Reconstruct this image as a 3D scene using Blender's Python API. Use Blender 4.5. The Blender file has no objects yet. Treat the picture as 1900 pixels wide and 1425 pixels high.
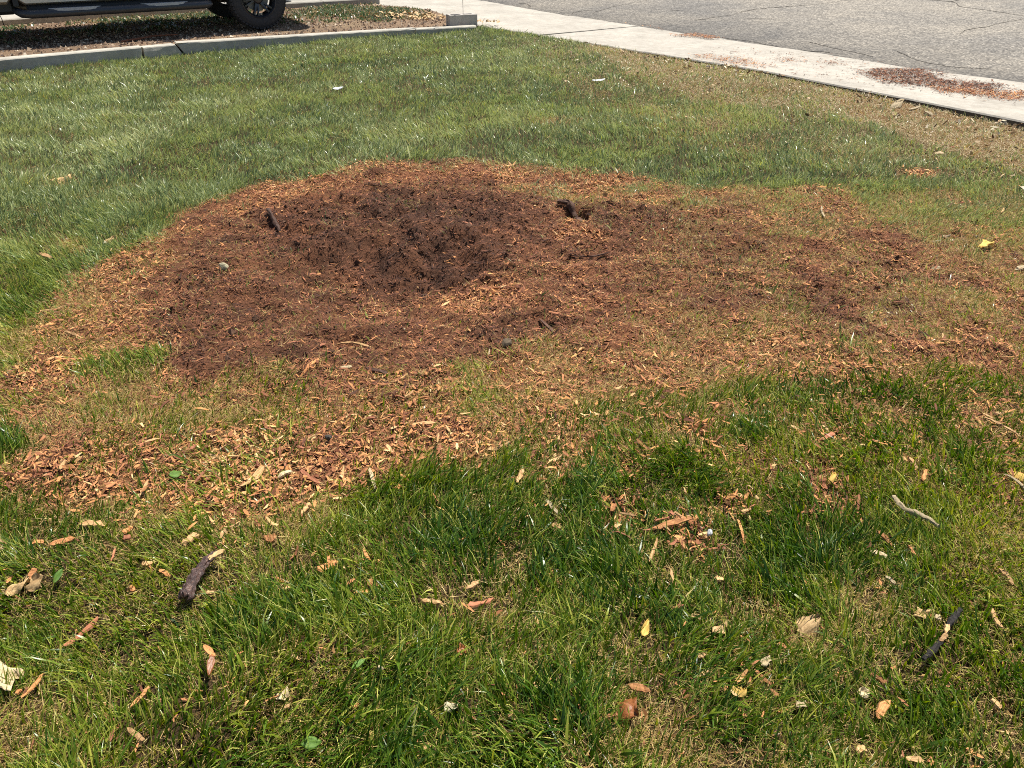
import bpy, math
import numpy as np
from mathutils import Vector, Matrix

# ------------------------------------------------------------------ camera, sky, sun, exposure
scene = bpy.context.scene
C = scene.collection
cam_d = bpy.data.cameras.new("camera")
cam_d.sensor_width = 36.0
cam_d.lens = 27.19
cam_d.clip_start = 0.05
cam_d.clip_end = 2000.0
cam = bpy.data.objects.new("camera", cam_d)
C.objects.link(cam)
cam.location = (0, 0, 1.6)
cam.rotation_euler = (math.radians(90 - 31.5), 0, 0)
scene.camera = cam

SUN_EL, SUN_HEAD = math.radians(64), math.radians(52)     # height, and compass side the sun stands on (from +X)
to_sun = Vector((math.cos(SUN_EL) * math.cos(SUN_HEAD), math.cos(SUN_EL) * math.sin(SUN_HEAD), math.sin(SUN_EL)))
world = bpy.data.worlds.new("World")
scene.world = world
world.use_nodes = True
wn = world.node_tree
bg = wn.nodes["Background"]
sky = wn.nodes.new("ShaderNodeTexSky")
sky.sky_type = 'NISHITA'
sky.sun_disc = False
sky.sun_elevation = SUN_EL
sky.sun_rotation = math.radians(90) - SUN_HEAD
wn.links.new(sky.outputs[0], bg.inputs[0])
bg.inputs[1].default_value = 0.075
sun_d = bpy.data.lights.new("sun", 'SUN')
sun_d.energy = 5.0
sun_d.angle = math.radians(0.5)
sun_d.color = (1.0, 0.955, 0.88)
sun = bpy.data.objects.new("sun", sun_d)
C.objects.link(sun)
sun.rotation_euler = (-to_sun).to_track_quat('-Z', 'Y').to_euler()
sun.location = (0, 0, 30)
vs = scene.view_settings
vs.view_transform = 'Standard'
vs.look = 'None'
vs.gamma = 1.0
vs.use_curve_mapping = False
vs.exposure = 0.75
scene.cycles.max_bounces = 6
scene.cycles.diffuse_bounces = 2
scene.cycles.filter_width = 1.0
scene.cycles.transparent_max_bounces = 8
scene.cycles.use_denoising = False

rng = np.random.default_rng(11)

# ------------------------------------------------------------------ helpers
def tag(o, label=None, cat=None, group=None, kind=None):
    if label: o["label"] = label
    if cat: o["category"] = cat
    if group: o["group"] = group
    if kind: o["kind"] = kind
    return o

def link(name, me, parent=None, loc=None, rot=None):
    o = bpy.data.objects.new(name, me)
    C.objects.link(o)
    if parent is not None: o.parent = parent
    if loc is not None: o.location = loc
    if rot is not None: o.rotation_euler = rot
    return o

def tri_mesh(name, v, f, mat=None, cols=None, smooth=True):
    """mesh from an (n,3) vertex array and an (m,3) or (m,4) face array"""
    v = np.asarray(v, np.float32); f = np.asarray(f, np.int32)
    k = f.shape[1]
    me = bpy.data.meshes.new(name)
    me.vertices.add(len(v)); me.vertices.foreach_set("co", v.ravel())
    me.loops.add(f.size); me.loops.foreach_set("vertex_index", f.ravel())
    me.polygons.add(len(f))
    me.polygons.foreach_set("loop_start", np.arange(0, f.size, k, dtype=np.int32))
    me.polygons.foreach_set("use_smooth", np.full(len(f), smooth, bool))
    if cols is not None:
        a = me.color_attributes.new("Col", 'FLOAT_COLOR', 'POINT')
        c4 = np.ones((len(v), 4), np.float32); c4[:, :3] = cols
        a.data.foreach_set("color", c4.ravel())
    if mat is not None: me.materials.append(mat)
    me.update(calc_edges=True)
    return me

def py_mesh(name, v, f, mat=None, smooth=False):
    me = bpy.data.meshes.new(name)
    me.from_pydata([tuple(p) for p in v], [], [tuple(q) for q in f])
    if smooth:
        me.polygons.foreach_set("use_smooth", [True] * len(me.polygons))
    if mat is not None: me.materials.append(mat)
    me.update()
    return me

class MB:
    """collects simple solids into one mesh"""
    def __init__(s): s.v = []; s.f = []
    def add(s, v, f):
        n = len(s.v); s.v += [tuple(p) for p in v]; s.f += [tuple(i + n for i in q) for q in f]
    def box(s, x0, x1, y0, y1, z0, z1, b=0.0):
        if b <= 0:
            v = [(x, y, z) for z in (z0, z1) for y in (y0, y1) for x in (x0, x1)]
            s.add(v, [(0, 2, 3, 1), (4, 5, 7, 6), (0, 1, 5, 4), (2, 6, 7, 3), (0, 4, 6, 2), (1, 3, 7, 5)])
        else:
            def ring(d, z):
                return [(x0 + d, y0 + b, z), (x0 + b, y0 + d, z), (x1 - b, y0 + d, z), (x1 - d, y0 + b, z),
                        (x1 - d, y1 - b, z), (x1 - b, y1 - d, z), (x0 + b, y1 - d, z), (x0 + d, y1 - b, z)]
            s.loft([ring(b, z0), ring(0, z0 + b), ring(0, z1 - b), ring(b, z1)])
    def loft(s, rings, closed=True, caps=True):
        n = len(rings[0]); v = [p for r in rings for p in r]; f = []
        m = n if closed else n - 1
        for i in range(len(rings) - 1):
            for j in range(m):
                k = (j + 1) % n
                f.append((i * n + j, i * n + k, (i + 1) * n + k, (i + 1) * n + j))
        if caps and closed:
            f.append(tuple(range(n))[::-1]); f.append(tuple((len(rings) - 1) * n + j for j in range(n)))
        s.add(v, f)
    def tube(s, pts, rad, n=8, squash=1.0):
        pts = [Vector(p) for p in pts]; rings = []
        for i, p in enumerate(pts):
            d = (pts[min(i + 1, len(pts) - 1)] - pts[max(i - 1, 0)]).normalized()
            u = d.cross(Vector((0, 0, 1)))
            u = Vector((1, 0, 0)) if u.length < 1e-4 else u.normalized()
            w = u.cross(d)
            r = rad[i] if hasattr(rad, '__len__') else rad
            rings.append([tuple(p + u * (r * math.cos(2 * math.pi * j / n)) + w * (r * squash * math.sin(2 * math.pi * j / n))) for j in range(n)])
        s.loft(rings)
    def lathe_y(s, prof, n=48, c=(0, 0, 0)):
        """profile of (radius, y) turned about the y axis"""
        rings = []
        for r, y in prof:
            rings.append([(c[0] + r * math.cos(2 * math.pi * j / n), c[1] + y, c[2] + r * math.sin(2 * math.pi * j / n)) for j in range(n)])
        s.loft(rings, caps=False)
    def build(s, name, mat, parent=None, smooth=False, fix=True):
        me = py_mesh(name, s.v, s.f, mat, smooth)
        if fix:
            import bmesh
            bm = bmesh.new(); bm.from_mesh(me)
            bmesh.ops.recalc_face_normals(bm, faces=bm.faces); bm.to_mesh(me); bm.free()
        if smooth:
            me.set_sharp_from_angle(angle=math.radians(38))
        return link(name, me, parent)

_lat = {}
def vnoise(x, y, scale, seed):
    """smooth lattice noise in -1..1; scale = feature size in metres"""
    if seed not in _lat:
        _lat[seed] = np.random.default_rng(1000 + seed).uniform(-1, 1, (256, 256))
    L = _lat[seed]
    u = np.asarray(x) / scale + 1000.0; v = np.asarray(y) / scale + 1000.0
    i = np.floor(u).astype(int); j = np.floor(v).astype(int)
    a = u - i; b = v - j
    a = a * a * a * (a * (a * 6 - 15) + 10); b = b * b * b * (b * (b * 6 - 15) + 10)
    i0 = i % 256; i1 = (i + 1) % 256; j0 = j % 256; j1 = (j + 1) % 256
    return (L[i0, j0] * (1 - a) + L[i1, j0] * a) * (1 - b) + (L[i0, j1] * (1 - a) + L[i1, j1] * a) * b

def fbm(x, y, scale, seed, octs=4, gain=0.5):
    t = 0; amp = 1; tot = 0
    for o in range(octs):
        t = t + amp * vnoise(x, y, scale / 2 ** o, seed * 13 + o); tot += amp; amp *= gain
    return t / tot * 1.6

def sstep(a, b, x):
    t = np.clip((x - a) / (b - a), 0, 1)
    return t * t * (3 - 2 * t)

def poly_sd(poly, x, y):
    """signed distance to a polygon, negative inside"""
    p = np.array(poly, float); q = np.roll(p, -1, 0)
    d2 = np.full(x.shape, 1e9); inside = np.zeros(x.shape, bool)
    for (ax, ay), (bx, by) in zip(p, q):
        ex, ey = bx - ax, by - ay
        t = np.clip(((x - ax) * ex + (y - ay) * ey) / (ex * ex + ey * ey + 1e-12), 0, 1)
        d2 = np.minimum(d2, (x - ax - t * ex) ** 2 + (y - ay - t * ey) ** 2)
        cr = ((ay > y) != (by > y)) & (x < (bx - ax) * (y - ay) / (by - ay + 1e-12) + ax)
        inside ^= cr
    d = np.sqrt(d2)
    return np.where(inside, -d, d)

# ------------------------------------------------------------------ materials
def new_mat(name):
    m = bpy.data.materials.new(name); m.use_nodes = True
    nt = m.node_tree; b = nt.nodes["Principled BSDF"]
    return m, nt, b

def N(nt, t, **k):
    n = nt.nodes.new(t)
    for a, v in k.items():
        if a.startswith('_'): n.inputs[a[1:]].default_value = v
        else: setattr(n, a, v)
    return n

def ramp(nt, fac, stops):
    r = nt.nodes.new("ShaderNodeValToRGB")
    e = r.color_ramp.elements
    while len(e) < len(stops): e.new(0.5)
    for i, (p, c) in enumerate(stops):
        e[i].position = p; e[i].color = (*c, 1) if len(c) == 3 else c
    nt.links.new(fac, r.inputs[0])
    return r.outputs[0]

def mixc(nt, a, b, fac, mode='MIX'):
    n = nt.nodes.new("ShaderNodeMix"); n.data_type = 'RGBA'; n.blend_type = mode
    for i, s in ((6, a), (7, b), (0, fac)):
        if hasattr(s, 'is_output'): nt.links.new(s, n.inputs[i])
        elif i == 0: n.inputs[i].default_value = s
        else: n.inputs[i].default_value = (*s, 1)
    return n.outputs[2]

def noise(nt, scale, detail=4, rough=0.6, vec=None, dist=0.0):
    n = N(nt, "ShaderNodeTexNoise", _Scale=scale, _Detail=detail, _Roughness=rough, _Distortion=dist)
    if vec is not None: nt.links.new(vec, n.inputs["Vector"])
    return n.outputs[0]

def bump(nt, b, h, strength=0.5, dist=0.01, prev=None):
    n = N(nt, "ShaderNodeBump", _Strength=strength, _Distance=dist)
    nt.links.new(h, n.inputs["Height"])
    if prev is not None: nt.links.new(prev, n.inputs["Normal"])
    nt.links.new(n.outputs[0], b.inputs["Normal"])
    return n.outputs[0]

def geo_pos(nt):
    return N(nt, "ShaderNodeNewGeometry").outputs["Position"]

def mat_blade(name, transl=0.30, rough=0.33, spec=0.38):
    m, nt, b = new_mat(name)
    at = N(nt, "ShaderNodeAttribute", attribute_name="Col")
    nt.links.new(at.outputs["Color"], b.inputs["Base Color"])
    b.inputs["Roughness"].default_value = rough
    b.inputs["Specular IOR Level"].default_value = spec
    t = N(nt, "ShaderNodeBsdfTranslucent")
    hs = N(nt, "ShaderNodeHueSaturation", _Saturation=1.15, _Value=1.25)
    nt.links.new(at.outputs["Color"], hs.inputs["Color"])
    nt.links.new(hs.outputs[0], t.inputs[0])
    mx = N(nt, "ShaderNodeMixShader"); mx.inputs[0].default_value = transl
    nt.links.new(b.outputs[0], mx.inputs[1]); nt.links.new(t.outputs[0], mx.inputs[2])
    nt.links.new(mx.outputs[0], nt.nodes["Material Output"].inputs[0])
    return m

def mat_attr(name, rough=0.8, spec=0.25, grain=0.25):
    m, nt, b = new_mat(name)
    at = N(nt, "ShaderNodeAttribute", attribute_name="Col")
    nz = noise(nt, 180, 3, 0.6, geo_pos(nt))
    c = mixc(nt, at.outputs["Color"], ramp(nt, nz, [(0.3, (0.55, 0.55, 0.55)), (0.7, (1.3, 1.3, 1.3))]), grain * 2, 'MULTIPLY')
    nt.links.new(c, b.inputs["Base Color"])
    b.inputs["Roughness"].default_value = rough
    b.inputs["Specular IOR Level"].default_value = spec
    return m

def mat_ground():
    m, nt, b = new_mat("soil_and_thatch")
    pos = geo_pos(nt)
    at = N(nt, "ShaderNodeAttribute", attribute_name="Col")
    n1 = noise(nt, 45, 6, 0.7, pos); n2 = noise(nt, 260, 4, 0.7, pos)
    mp = N(nt, "ShaderNodeMapping"); mp.inputs["Scale"].default_value = (1, 1, 1)
    nt.links.new(pos, mp.inputs[0])
    c = mixc(nt, at.outputs["Color"], ramp(nt, n1, [(0.3, (0.45, 0.42, 0.4)), (0.7, (1.35, 1.3, 1.25))]), 0.8, 'MULTIPLY')
    c = mixc(nt, c, ramp(nt, n2, [(0.35, (0.6, 0.58, 0.55)), (0.65, (1.35, 1.3, 1.2))]), 0.7, 'MULTIPLY')
    nt.links.new(c, b.inputs["Base Color"])
    b.inputs["Roughness"].default_value = 0.95
    b.inputs["Specular IOR Level"].default_value = 0.15
    p = bump(nt, b, n1, 0.9, 0.025)
    bump(nt, b, n2, 0.8, 0.006, p)
    return m

def mat_concrete(name, base=(0.50, 0.47, 0.40), stain=0.5, seed=0.0):
    m, nt, b = new_mat(name)
    tc = N(nt, "ShaderNodeMapping"); tc.inputs["Location"].default_value = (seed, seed * 2, 0)
    nt.links.new(geo_pos(nt), tc.inputs[0]); pos = tc.outputs[0]
    big = noise(nt, 1.6, 6, 0.65, pos, 0.4); mid = noise(nt, 14, 5, 0.7, pos); fine = noise(nt, 240, 3, 0.7, pos)
    lo = tuple(c * 0.80 for c in base); hi = tuple(min(1, c * 1.12) for c in base)
    c = ramp(nt, big, [(0.3, lo), (0.7, hi)])
    c = mixc(nt, c, ramp(nt, mid, [(0.35, (0.72, 0.70, 0.66)), (0.62, (1.05, 1.05, 1.05))]), stain, 'MULTIPLY')
    c = mixc(nt, c, ramp(nt, fine, [(0.3, (0.6, 0.58, 0.56)), (0.55, (1.08, 1.08, 1.08))]), 0.6, 'MULTIPLY')
    nt.links.new(c, b.inputs["Base Color"])
    b.inputs["Roughness"].default_value = 0.88
    b.inputs["Specular IOR Level"].default_value = 0.25
    p = bump(nt, b, mid, 0.35, 0.012); bump(nt, b, fine, 0.5, 0.003, p)
    return m

def mat_asphalt():
    m, nt, b = new_mat("worn_asphalt")
    pos = geo_pos(nt)
    big = noise(nt, 0.5, 5, 0.6, pos, 0.5)
    v = N(nt, "ShaderNodeTexVoronoi", _Scale=48.0); nt.links.new(pos, v.inputs["Vector"])
    agg = ramp(nt, v.outputs["Color"], [(0.2, (0.10, 0.09, 0.076)), (0.6, (0.22, 0.20, 0.168)), (0.95, (0.40, 0.365, 0.305))])
    mid = noise(nt, 9, 6, 0.75, pos)
    c = mixc(nt, agg, ramp(nt, mid, [(0.3, (0.68, 0.68, 0.68)), (0.7, (1.2, 1.18, 1.15))]), 1.0, 'MULTIPLY')
    c = mixc(nt, c, ramp(nt, big, [(0.3, (0.66, 0.67, 0.70)), (0.7, (1.15, 1.12, 1.07))]), 1.0, 'MULTIPLY')
    # darker, less worn strip along the pavement
    at = N(nt, "ShaderNodeAttribute", attribute_name="Col")
    c = mixc(nt, c, at.outputs["Color"], 1.0, 'MULTIPLY')
    nt.links.new(c, b.inputs["Base Color"])
    b.inputs["Roughness"].default_value = 0.85
    b.inputs["Specular IOR Level"].default_value = 0.3
    p = bump(nt, b, v.outputs["Distance"], 0.6, 0.006); bump(nt, b, mid, 0.4, 0.02, p)
    return m

def mat_wood(name, a, bcol, rough=0.75):
    """split wood: long grain along the piece, tone differs from piece to piece"""
    m, nt, b = new_mat(name)
    tc = N(nt, "ShaderNodeTexCoord")
    oi = N(nt, "ShaderNodeObjectInfo")
    mp = N(nt, "ShaderNodeMapping"); mp.inputs["Scale"].default_value = (25, 260, 260)
    nt.links.new(tc.outputs["Object"], mp.inputs[0])
    ad = N(nt, "ShaderNodeVectorMath", operation='ADD')
    nt.links.new(mp.outputs[0], ad.inputs[0]); nt.links.new(oi.outputs["Location"], ad.inputs[1])
    nz = noise(nt, 1.0, 4, 0.6, ad.outputs[0], 0.6)
    c = ramp(nt, nz, [(0.3, a), (0.68, bcol)])
    hs = N(nt, "ShaderNodeHueSaturation")
    mr = N(nt, "ShaderNodeMapRange"); mr.inputs[3].default_value = 0.6; mr.inputs[4].default_value = 1.25
    nt.links.new(oi.outputs["Random"], mr.inputs[0]); nt.links.new(mr.outputs[0], hs.inputs["Value"])
    nt.links.new(c, hs.inputs["Color"]); nt.links.new(hs.outputs[0], b.inputs["Base Color"])
    b.inputs["Roughness"].default_value = rough
    b.inputs["Specular IOR Level"].default_value = 0.3
    bump(nt, b, nz, 0.7, 0.002)
    return m

def mat_plain(name, col, rough=0.5, metal=0.0, spec=0.5, var=0.12, scale=30.0, coat=0.0):
    m, nt, b = new_mat(name)
    nz = noise(nt, scale, 4, 0.6, N(nt, "ShaderNodeTexCoord").outputs["Object"])
    c = ramp(nt, nz, [(0.3, tuple(x * (1 - var) for x in col)), (0.7, tuple(min(1, x * (1 + var)) for x in col))])
    nt.links.new(c, b.inputs["Base Color"])
    b.inputs["Roughness"].default_value = rough
    b.inputs["Metallic"].default_value = metal
    b.inputs["Specular IOR Level"].default_value = spec
    b.inputs["Coat Weight"].default_value = coat
    return m

M = {}
M['ground'] = mat_ground()
M['blade'] = mat_blade("grass_blade")
M['straw'] = mat_blade("dry_straw", 0.2, 0.6, 0.2)
M['shred'] = mat_attr("shredded_wood", 0.8, 0.2)
M['clod'] = mat_attr("dark_soil", 0.95, 0.1, 0.35)
M['gravel'] = mat_attr("yard_gravel", 0.9, 0.15)
M['concrete'] = mat_concrete("pale_concrete", (0.395, 0.362, 0.305), 0.6)
M['dark_edge'] = mat_concrete("dark_edge_concrete", (0.10, 0.085, 0.065), 0.7, 2.0)
M['kerb'] = mat_concrete("kerb_concrete", (0.41, 0.385, 0.325), 0.55, 5.0)
M['drive'] = mat_concrete("drive_concrete", (0.30, 0.28, 0.24), 0.5, 9.0)
M['cmu'] = mat_concrete("block_concrete", (0.46, 0.42, 0.37), 0.5, 3.0)
M['asphalt'] = mat_asphalt()
M['crack'] = mat_plain("crack_dirt", (0.085, 0.076, 0.064), 0.95, 0, 0.1, 0.5, 60)
M['orange'] = mat_wood("orange_wood", (0.26, 0.09, 0.03), (0.60, 0.28, 0.10))
M['tan'] = mat_wood("tan_wood", (0.30, 0.15, 0.055), (0.64, 0.40, 0.18))
M['red'] = mat_wood("red_heartwood", (0.20, 0.065, 0.03), (0.42, 0.17, 0.085))
M['dark'] = mat_wood("dark_damp_wood", (0.035, 0.018, 0.011), (0.11, 0.052, 0.03))
M['straw_leaf'] = mat_wood("dry_leaf", (0.26, 0.15, 0.06), (0.55, 0.38, 0.18))
M['yellow_leaf'] = mat_wood("yellow_leaf", (0.45, 0.26, 0.05), (0.70, 0.48, 0.12))
M['brown_leaf'] = mat_wood("wet_brown_leaf", (0.20, 0.06, 0.018), (0.42, 0.16, 0.05), 0.34)
M['pale'] = mat_wood("pale_leaf", (0.30, 0.22, 0.12), (0.58, 0.46, 0.27))
M['stone'] = mat_plain("pale_stone", (0.34, 0.30, 0.19), 0.9, 0, 0.2, 0.4, 60)
M['greystone'] = mat_plain("dusty_clod", (0.10, 0.075, 0.05), 0.95, 0, 0.1, 0.5, 60)
M['white'] = mat_plain("white_litter", (0.62, 0.62, 0.60), 0.6)
M['green_leaf'] = mat_wood("green_leaf", (0.045, 0.105, 0.010), (0.10, 0.185, 0.022), 0.6)

# ------------------------------------------------------------------ layout of the place (metres, z = 0 at the lawn by the hollow)
Z_KERB, Z_YARD, Z_WALK, Z_ROAD = 0.15, 0.13, 0.10, 0.085
# kerb front edge, left to right (top line)
KERB = [(-13.0, 4.05), (-9.2, 6.95), (-5.856, 9.486), (-4.627, 10.430), (-4.261, 10.752), (-1.408, 12.129), (-0.524, 12.463)]
# pavement, edge on the lawn side and edge on the road side, far to near
WALK_IN = [(-9.6, 24.2), (-3.6, 16.95), (-1.405, 14.841), (-0.489, 12.797), (1.262, 10.883), (2.676, 9.088), (3.581, 7.691), (4.254, 6.617), (6.25, 3.3), (8.6, -1.0)]
WALK_OUT = [(-8.0, 25.3), (-2.0, 18.1), (-0.521, 16.614), (0.988, 14.197), (2.318, 12.306), (3.695, 10.387), (4.436, 9.156), (5.209, 8.308), (7.95, 4.3), (10.3, 0.0)]
LAWN = [(-13.0, 4.0), (-9.2, 6.9), (-5.913, 9.569), (-4.667, 10.510), (-4.296, 10.832), (-1.424, 12.260), (-0.528, 12.564), (-0.489, 12.797), (1.262, 10.883), (2.676, 9.088), (3.581, 7.691), (4.254, 6.617), (6.25, 3.3), (8.6, -1.0), (8.6, -4.0), (-13, -4.0)]

# hand-surveyed map of the lawn: layers painted as soft-edged patches on a 3 cm world grid
GX0, GX1, GY0, GY1, GS = -9.0, 8.0, 0.0, 14.0, 0.03
gx = np.arange(GX0, GX1, GS); gy = np.arange(GY0, GY1, GS)
GXX, GYY = np.meshgrid(gx, gy, indexing='ij')
WX = GXX + 0.05 * fbm(GXX, GYY, 0.30, 1, 4) + 0.015 * fbm(GXX, GYY, 0.05, 5, 2)
WY = GYY + 0.06 * fbm(GXX, GYY, 0.30, 2, 4) + 0.015 * fbm(GXX, GYY, 0.05, 6, 2)
LAY = dict(g=np.ones_like(GXX), d=np.full_like(GXX, 0.10), m=np.full_like(GXX, 0.0), k=np.zeros_like(GXX), c=np.full_like(GXX, 0.4), l=np.ones_like(GXX))
def paint(poly, soft, **vals):
    px = [p[0] for p in poly]; py = [p[1] for p in poly]
    i0 = max(0, int((min(px) - soft - 0.2 - GX0) / GS)); i1 = min(len(gx), int((max(px) + soft + 0.2 - GX0) / GS))
    j0 = max(0, int((min(py) - soft - 0.2 - GY0) / GS)); j1 = min(len(gy), int((max(py) + soft + 0.2 - GY0) / GS))
    s = np.s_[i0:i1, j0:j1]
    a = sstep(-0.5, 0.5, -poly_sd(poly, WX[s], WY[s]) / soft)
    for k, v in vals.items(): LAY[k][s] += (v - LAY[k][s]) * a
def sample(k, x, y):
    u = np.clip((x - GX0) / GS, 0, len(gx) - 1.01); v = np.clip((y - GY0) / GS, 0, len(gy) - 1.01)
    i = u.astype(int); j = v.astype(int); a = u - i; b = v - j; L = LAY[k]
    return (L[i, j] * (1 - a) + L[i + 1, j] * a) * (1 - b) + (L[i, j + 1] * (1 - a) + L[i + 1, j + 1] * a) * b

# faint scatter of chips through the front lawn
paint([(-2.199, 1.980), (2.199, 1.980), (1.407, 0.914), (-1.407, 0.914)], 0.3, m=0.045, c=0.6, d=0.22)
# thin, straw-coloured lawn beside the pavement
paint([(0.000, 12.077), (1.356, 10.426), (2.665, 8.986), (4.276, 6.596), (4.622, 5.784), (3.677, 4.401), (2.723, 5.130), (2.010, 5.784), (1.289, 6.249), (0.767, 7.628), (0.316, 9.658)], 0.5, d=0.36, g=0.9)
paint([(0.823, 11.609), (2.071, 10.636), (2.825, 9.587), (3.787, 8.124), (4.469, 6.937), (5.039, 6.087), (4.044, 4.691), (3.416, 5.784), (3.114, 6.506), (2.703, 7.290), (1.919, 7.747), (1.362, 8.986)], 0.3, d=0.72, g=0.7, l=0.8)
paint([(3.110, 8.536), (4.382, 6.782), (4.823, 5.784), (4.118, 4.795), (3.542, 5.642), (3.222, 6.249), (2.998, 7.290)], 0.2, d=0.88, g=0.42, m=0.12, c=0.7, l=0.7)
paint([(1.161, 7.512), (1.944, 7.628), (2.168, 6.782), (1.576, 6.596)], 0.2, d=0.5)
# wide margin: thinned, dry grass with wood scattered over it
paint([(-2.163, 2.934), (-2.224, 3.584), (-2.010, 4.224), (-2.071, 4.640), (-1.723, 5.189), (-0.998, 5.741), (-0.203, 5.843), (0.801, 5.440), (1.266, 5.106), (1.997, 5.130), (2.823, 4.957), (3.476, 4.591), (2.273, 2.663), (1.642, 2.705), (1.052, 2.561), (0.514, 2.483), (0.097, 2.286), (0.000, 2.125), (-0.446, 2.022), (-0.664, 1.886), (-1.078, 1.810), (-1.454, 1.899), (-1.776, 1.980), (-2.168, 2.705)],
      0.16, g=0.42, d=0.78, m=0.85, k=0.05, c=0.45, l=0.75)
# right-hand side
paint([(1.143, 4.848), (1.959, 5.014), (2.745, 4.795), (3.357, 4.401), (2.383, 2.839), (1.702, 2.839), (1.163, 2.934), (0.904, 3.364)], 0.35, g=0.45, d=0.92, m=0.8, k=0.22, c=0.3, l=0.75)
paint([(2.215, 5.130), (3.449, 5.130), (3.476, 4.591), (2.987, 4.311), (2.238, 4.401)], 0.2, g=0.85, d=0.5, m=0.15)
# worked core: bare shredded wood and soil
paint([(-1.978, 4.181), (-2.048, 4.671), (-1.677, 5.154), (-0.968, 5.533), (-0.232, 5.533), (0.000, 5.106), (0.348, 4.880), (0.997, 4.611), (1.453, 4.224), (2.395, 4.123), (1.926, 3.584), (1.291, 3.364), (0.708, 3.277), (0.302, 2.934), (-0.112, 2.793), (-0.547, 2.705), (-1.023, 2.684), (-1.380, 2.705), (-1.662, 3.085), (-1.845, 3.487)],
      0.12, g=0.04, d=0.85, m=1.0, k=0.40, c=0.14, l=0.6)
paint([(1.300, 3.395), (1.667, 3.617), (1.936, 3.364), (1.908, 3.085), (1.608, 2.886), (1.295, 2.983)], 0.25, g=0.15, m=0.9, k=0.42, c=0.2)
paint([(0.119, 3.033), (0.879, 3.248), (1.192, 3.033), (1.029, 2.705), (0.535, 2.621), (0.169, 2.581), (-0.043, 2.663)], 0.25, g=0.30, d=0.92, m=0.95, k=0.06, c=0.4, l=0.6)
paint([(0.842, 4.691), (1.478, 4.311), (2.525, 4.139), (1.991, 3.487), (1.256, 3.248), (0.570, 3.192)], 0.35, g=0.16, d=0.9, m=0.95, k=0.30, c=0.2)
# darker earth on the far wall and floor of the hollow
paint([(-1.639, 4.591), (-1.343, 4.816), (-0.890, 5.014), (-0.176, 4.946), (0.168, 4.691), (0.060, 4.058), (-0.139, 3.685), (-0.416, 3.685), (-0.683, 3.617), (-0.943, 3.827), (-1.298, 4.098)], 0.16, k=0.66, c=0.10, g=0.0)
paint([(-1.280, 4.542), (-0.797, 4.848), (-0.240, 4.795), (-0.157, 4.311), (-0.383, 3.978), (-0.821, 4.139), (-1.082, 4.224)], 0.15, k=0.80, c=0.06, m=0.95, g=0.0)
paint([(-1.615, 3.138), (-1.513, 3.487), (-1.007, 3.364), (-0.787, 3.033), (-0.835, 2.816), (-1.219, 2.749), (-1.435, 2.793)], 0.2, k=0.45, c=0.06)
paint([(1.020, 4.224), (1.484, 4.224), (1.363, 3.902), (0.985, 3.755)], 0.2, k=0.42, c=0.15)
paint([(0.209, 4.880), (0.557, 4.880), (1.035, 4.640), (0.951, 4.356), (0.480, 4.401), (0.293, 4.494)], 0.12, k=0.5, c=0.2, g=0.12)
# brighter fresh chips
paint([(-0.355, 3.617), (0.028, 3.755), (0.103, 3.364), (-0.124, 3.192), (-0.306, 3.305)], 0.15, k=0.02, c=0.6)
paint([(0.234, 4.640), (0.484, 4.447), (0.548, 4.139), (0.243, 4.139)], 0.08, k=0.02, c=0.6)
paint([(-1.909, 3.138), (-2.110, 3.755), (-1.993, 4.181), (-1.799, 3.902), (-1.832, 3.487), (-1.535, 2.934), (-1.651, 2.934)], 0.10, m=0.95, c=0.55, k=0.02, g=0.14, d=0.7)
paint([(-2.014, 4.401), (-1.706, 5.130), (-0.199, 5.712), (0.000, 5.376), (-0.917, 5.189), (-1.558, 4.848), (-1.855, 4.224)], 0.08, c=0.5, k=0.10, m=1.0, g=0.06)
# tufts that survived on the left
paint([(-1.752, 2.705), (-1.727, 2.895), (-1.502, 2.910), (-1.391, 2.705), (-1.465, 2.541), (-1.632, 2.541)], 0.08, g=1.0, d=0.34, m=0.2, l=1.0)
paint([(-1.756, 2.581), (-1.358, 2.705), (-0.844, 2.663), (-0.741, 2.391), (-0.998, 2.188), (-1.456, 2.286), (-1.665, 2.355)], 0.2, g=0.62, d=0.62, m=0.62, c=0.5, l=0.85)
paint([(-1.387, 2.355), (-1.242, 2.391), (-1.179, 2.220), (-1.331, 2.220)], 0.08, g=0.95, d=0.4, m=0.2)
paint([(-2.504, 3.192), (-2.157, 3.192), (-1.972, 2.749), (-2.137, 2.581)], 0.08, g=0.95, d=0.72, m=0.1)
paint([(-2.026, 2.705), (-2.045, 2.886), (-1.861, 2.934), (-1.714, 2.581), (-1.822, 2.464)], 0.06, m=1.0, c=0.6, g=0.12, k=0)
# middle of the front edge
paint([(-0.854, 2.705), (-0.465, 2.749), (-0.109, 2.705), (-0.142, 2.427), (-0.421, 2.391), (-0.709, 2.427)], 0.12, m=0.95, c=0.7, k=0.03, g=0.18, d=0.8)
paint([(-0.152, 2.663), (0.106, 2.581), (0.019, 2.286), (-0.178, 2.355)], 0.12, g=0.8, d=0.6, m=0.45)
paint([(-1.161, 2.705), (-0.942, 2.705), (-0.910, 2.581), (-1.088, 2.541)], 0.1, g=0.85, d=0.7)
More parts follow.
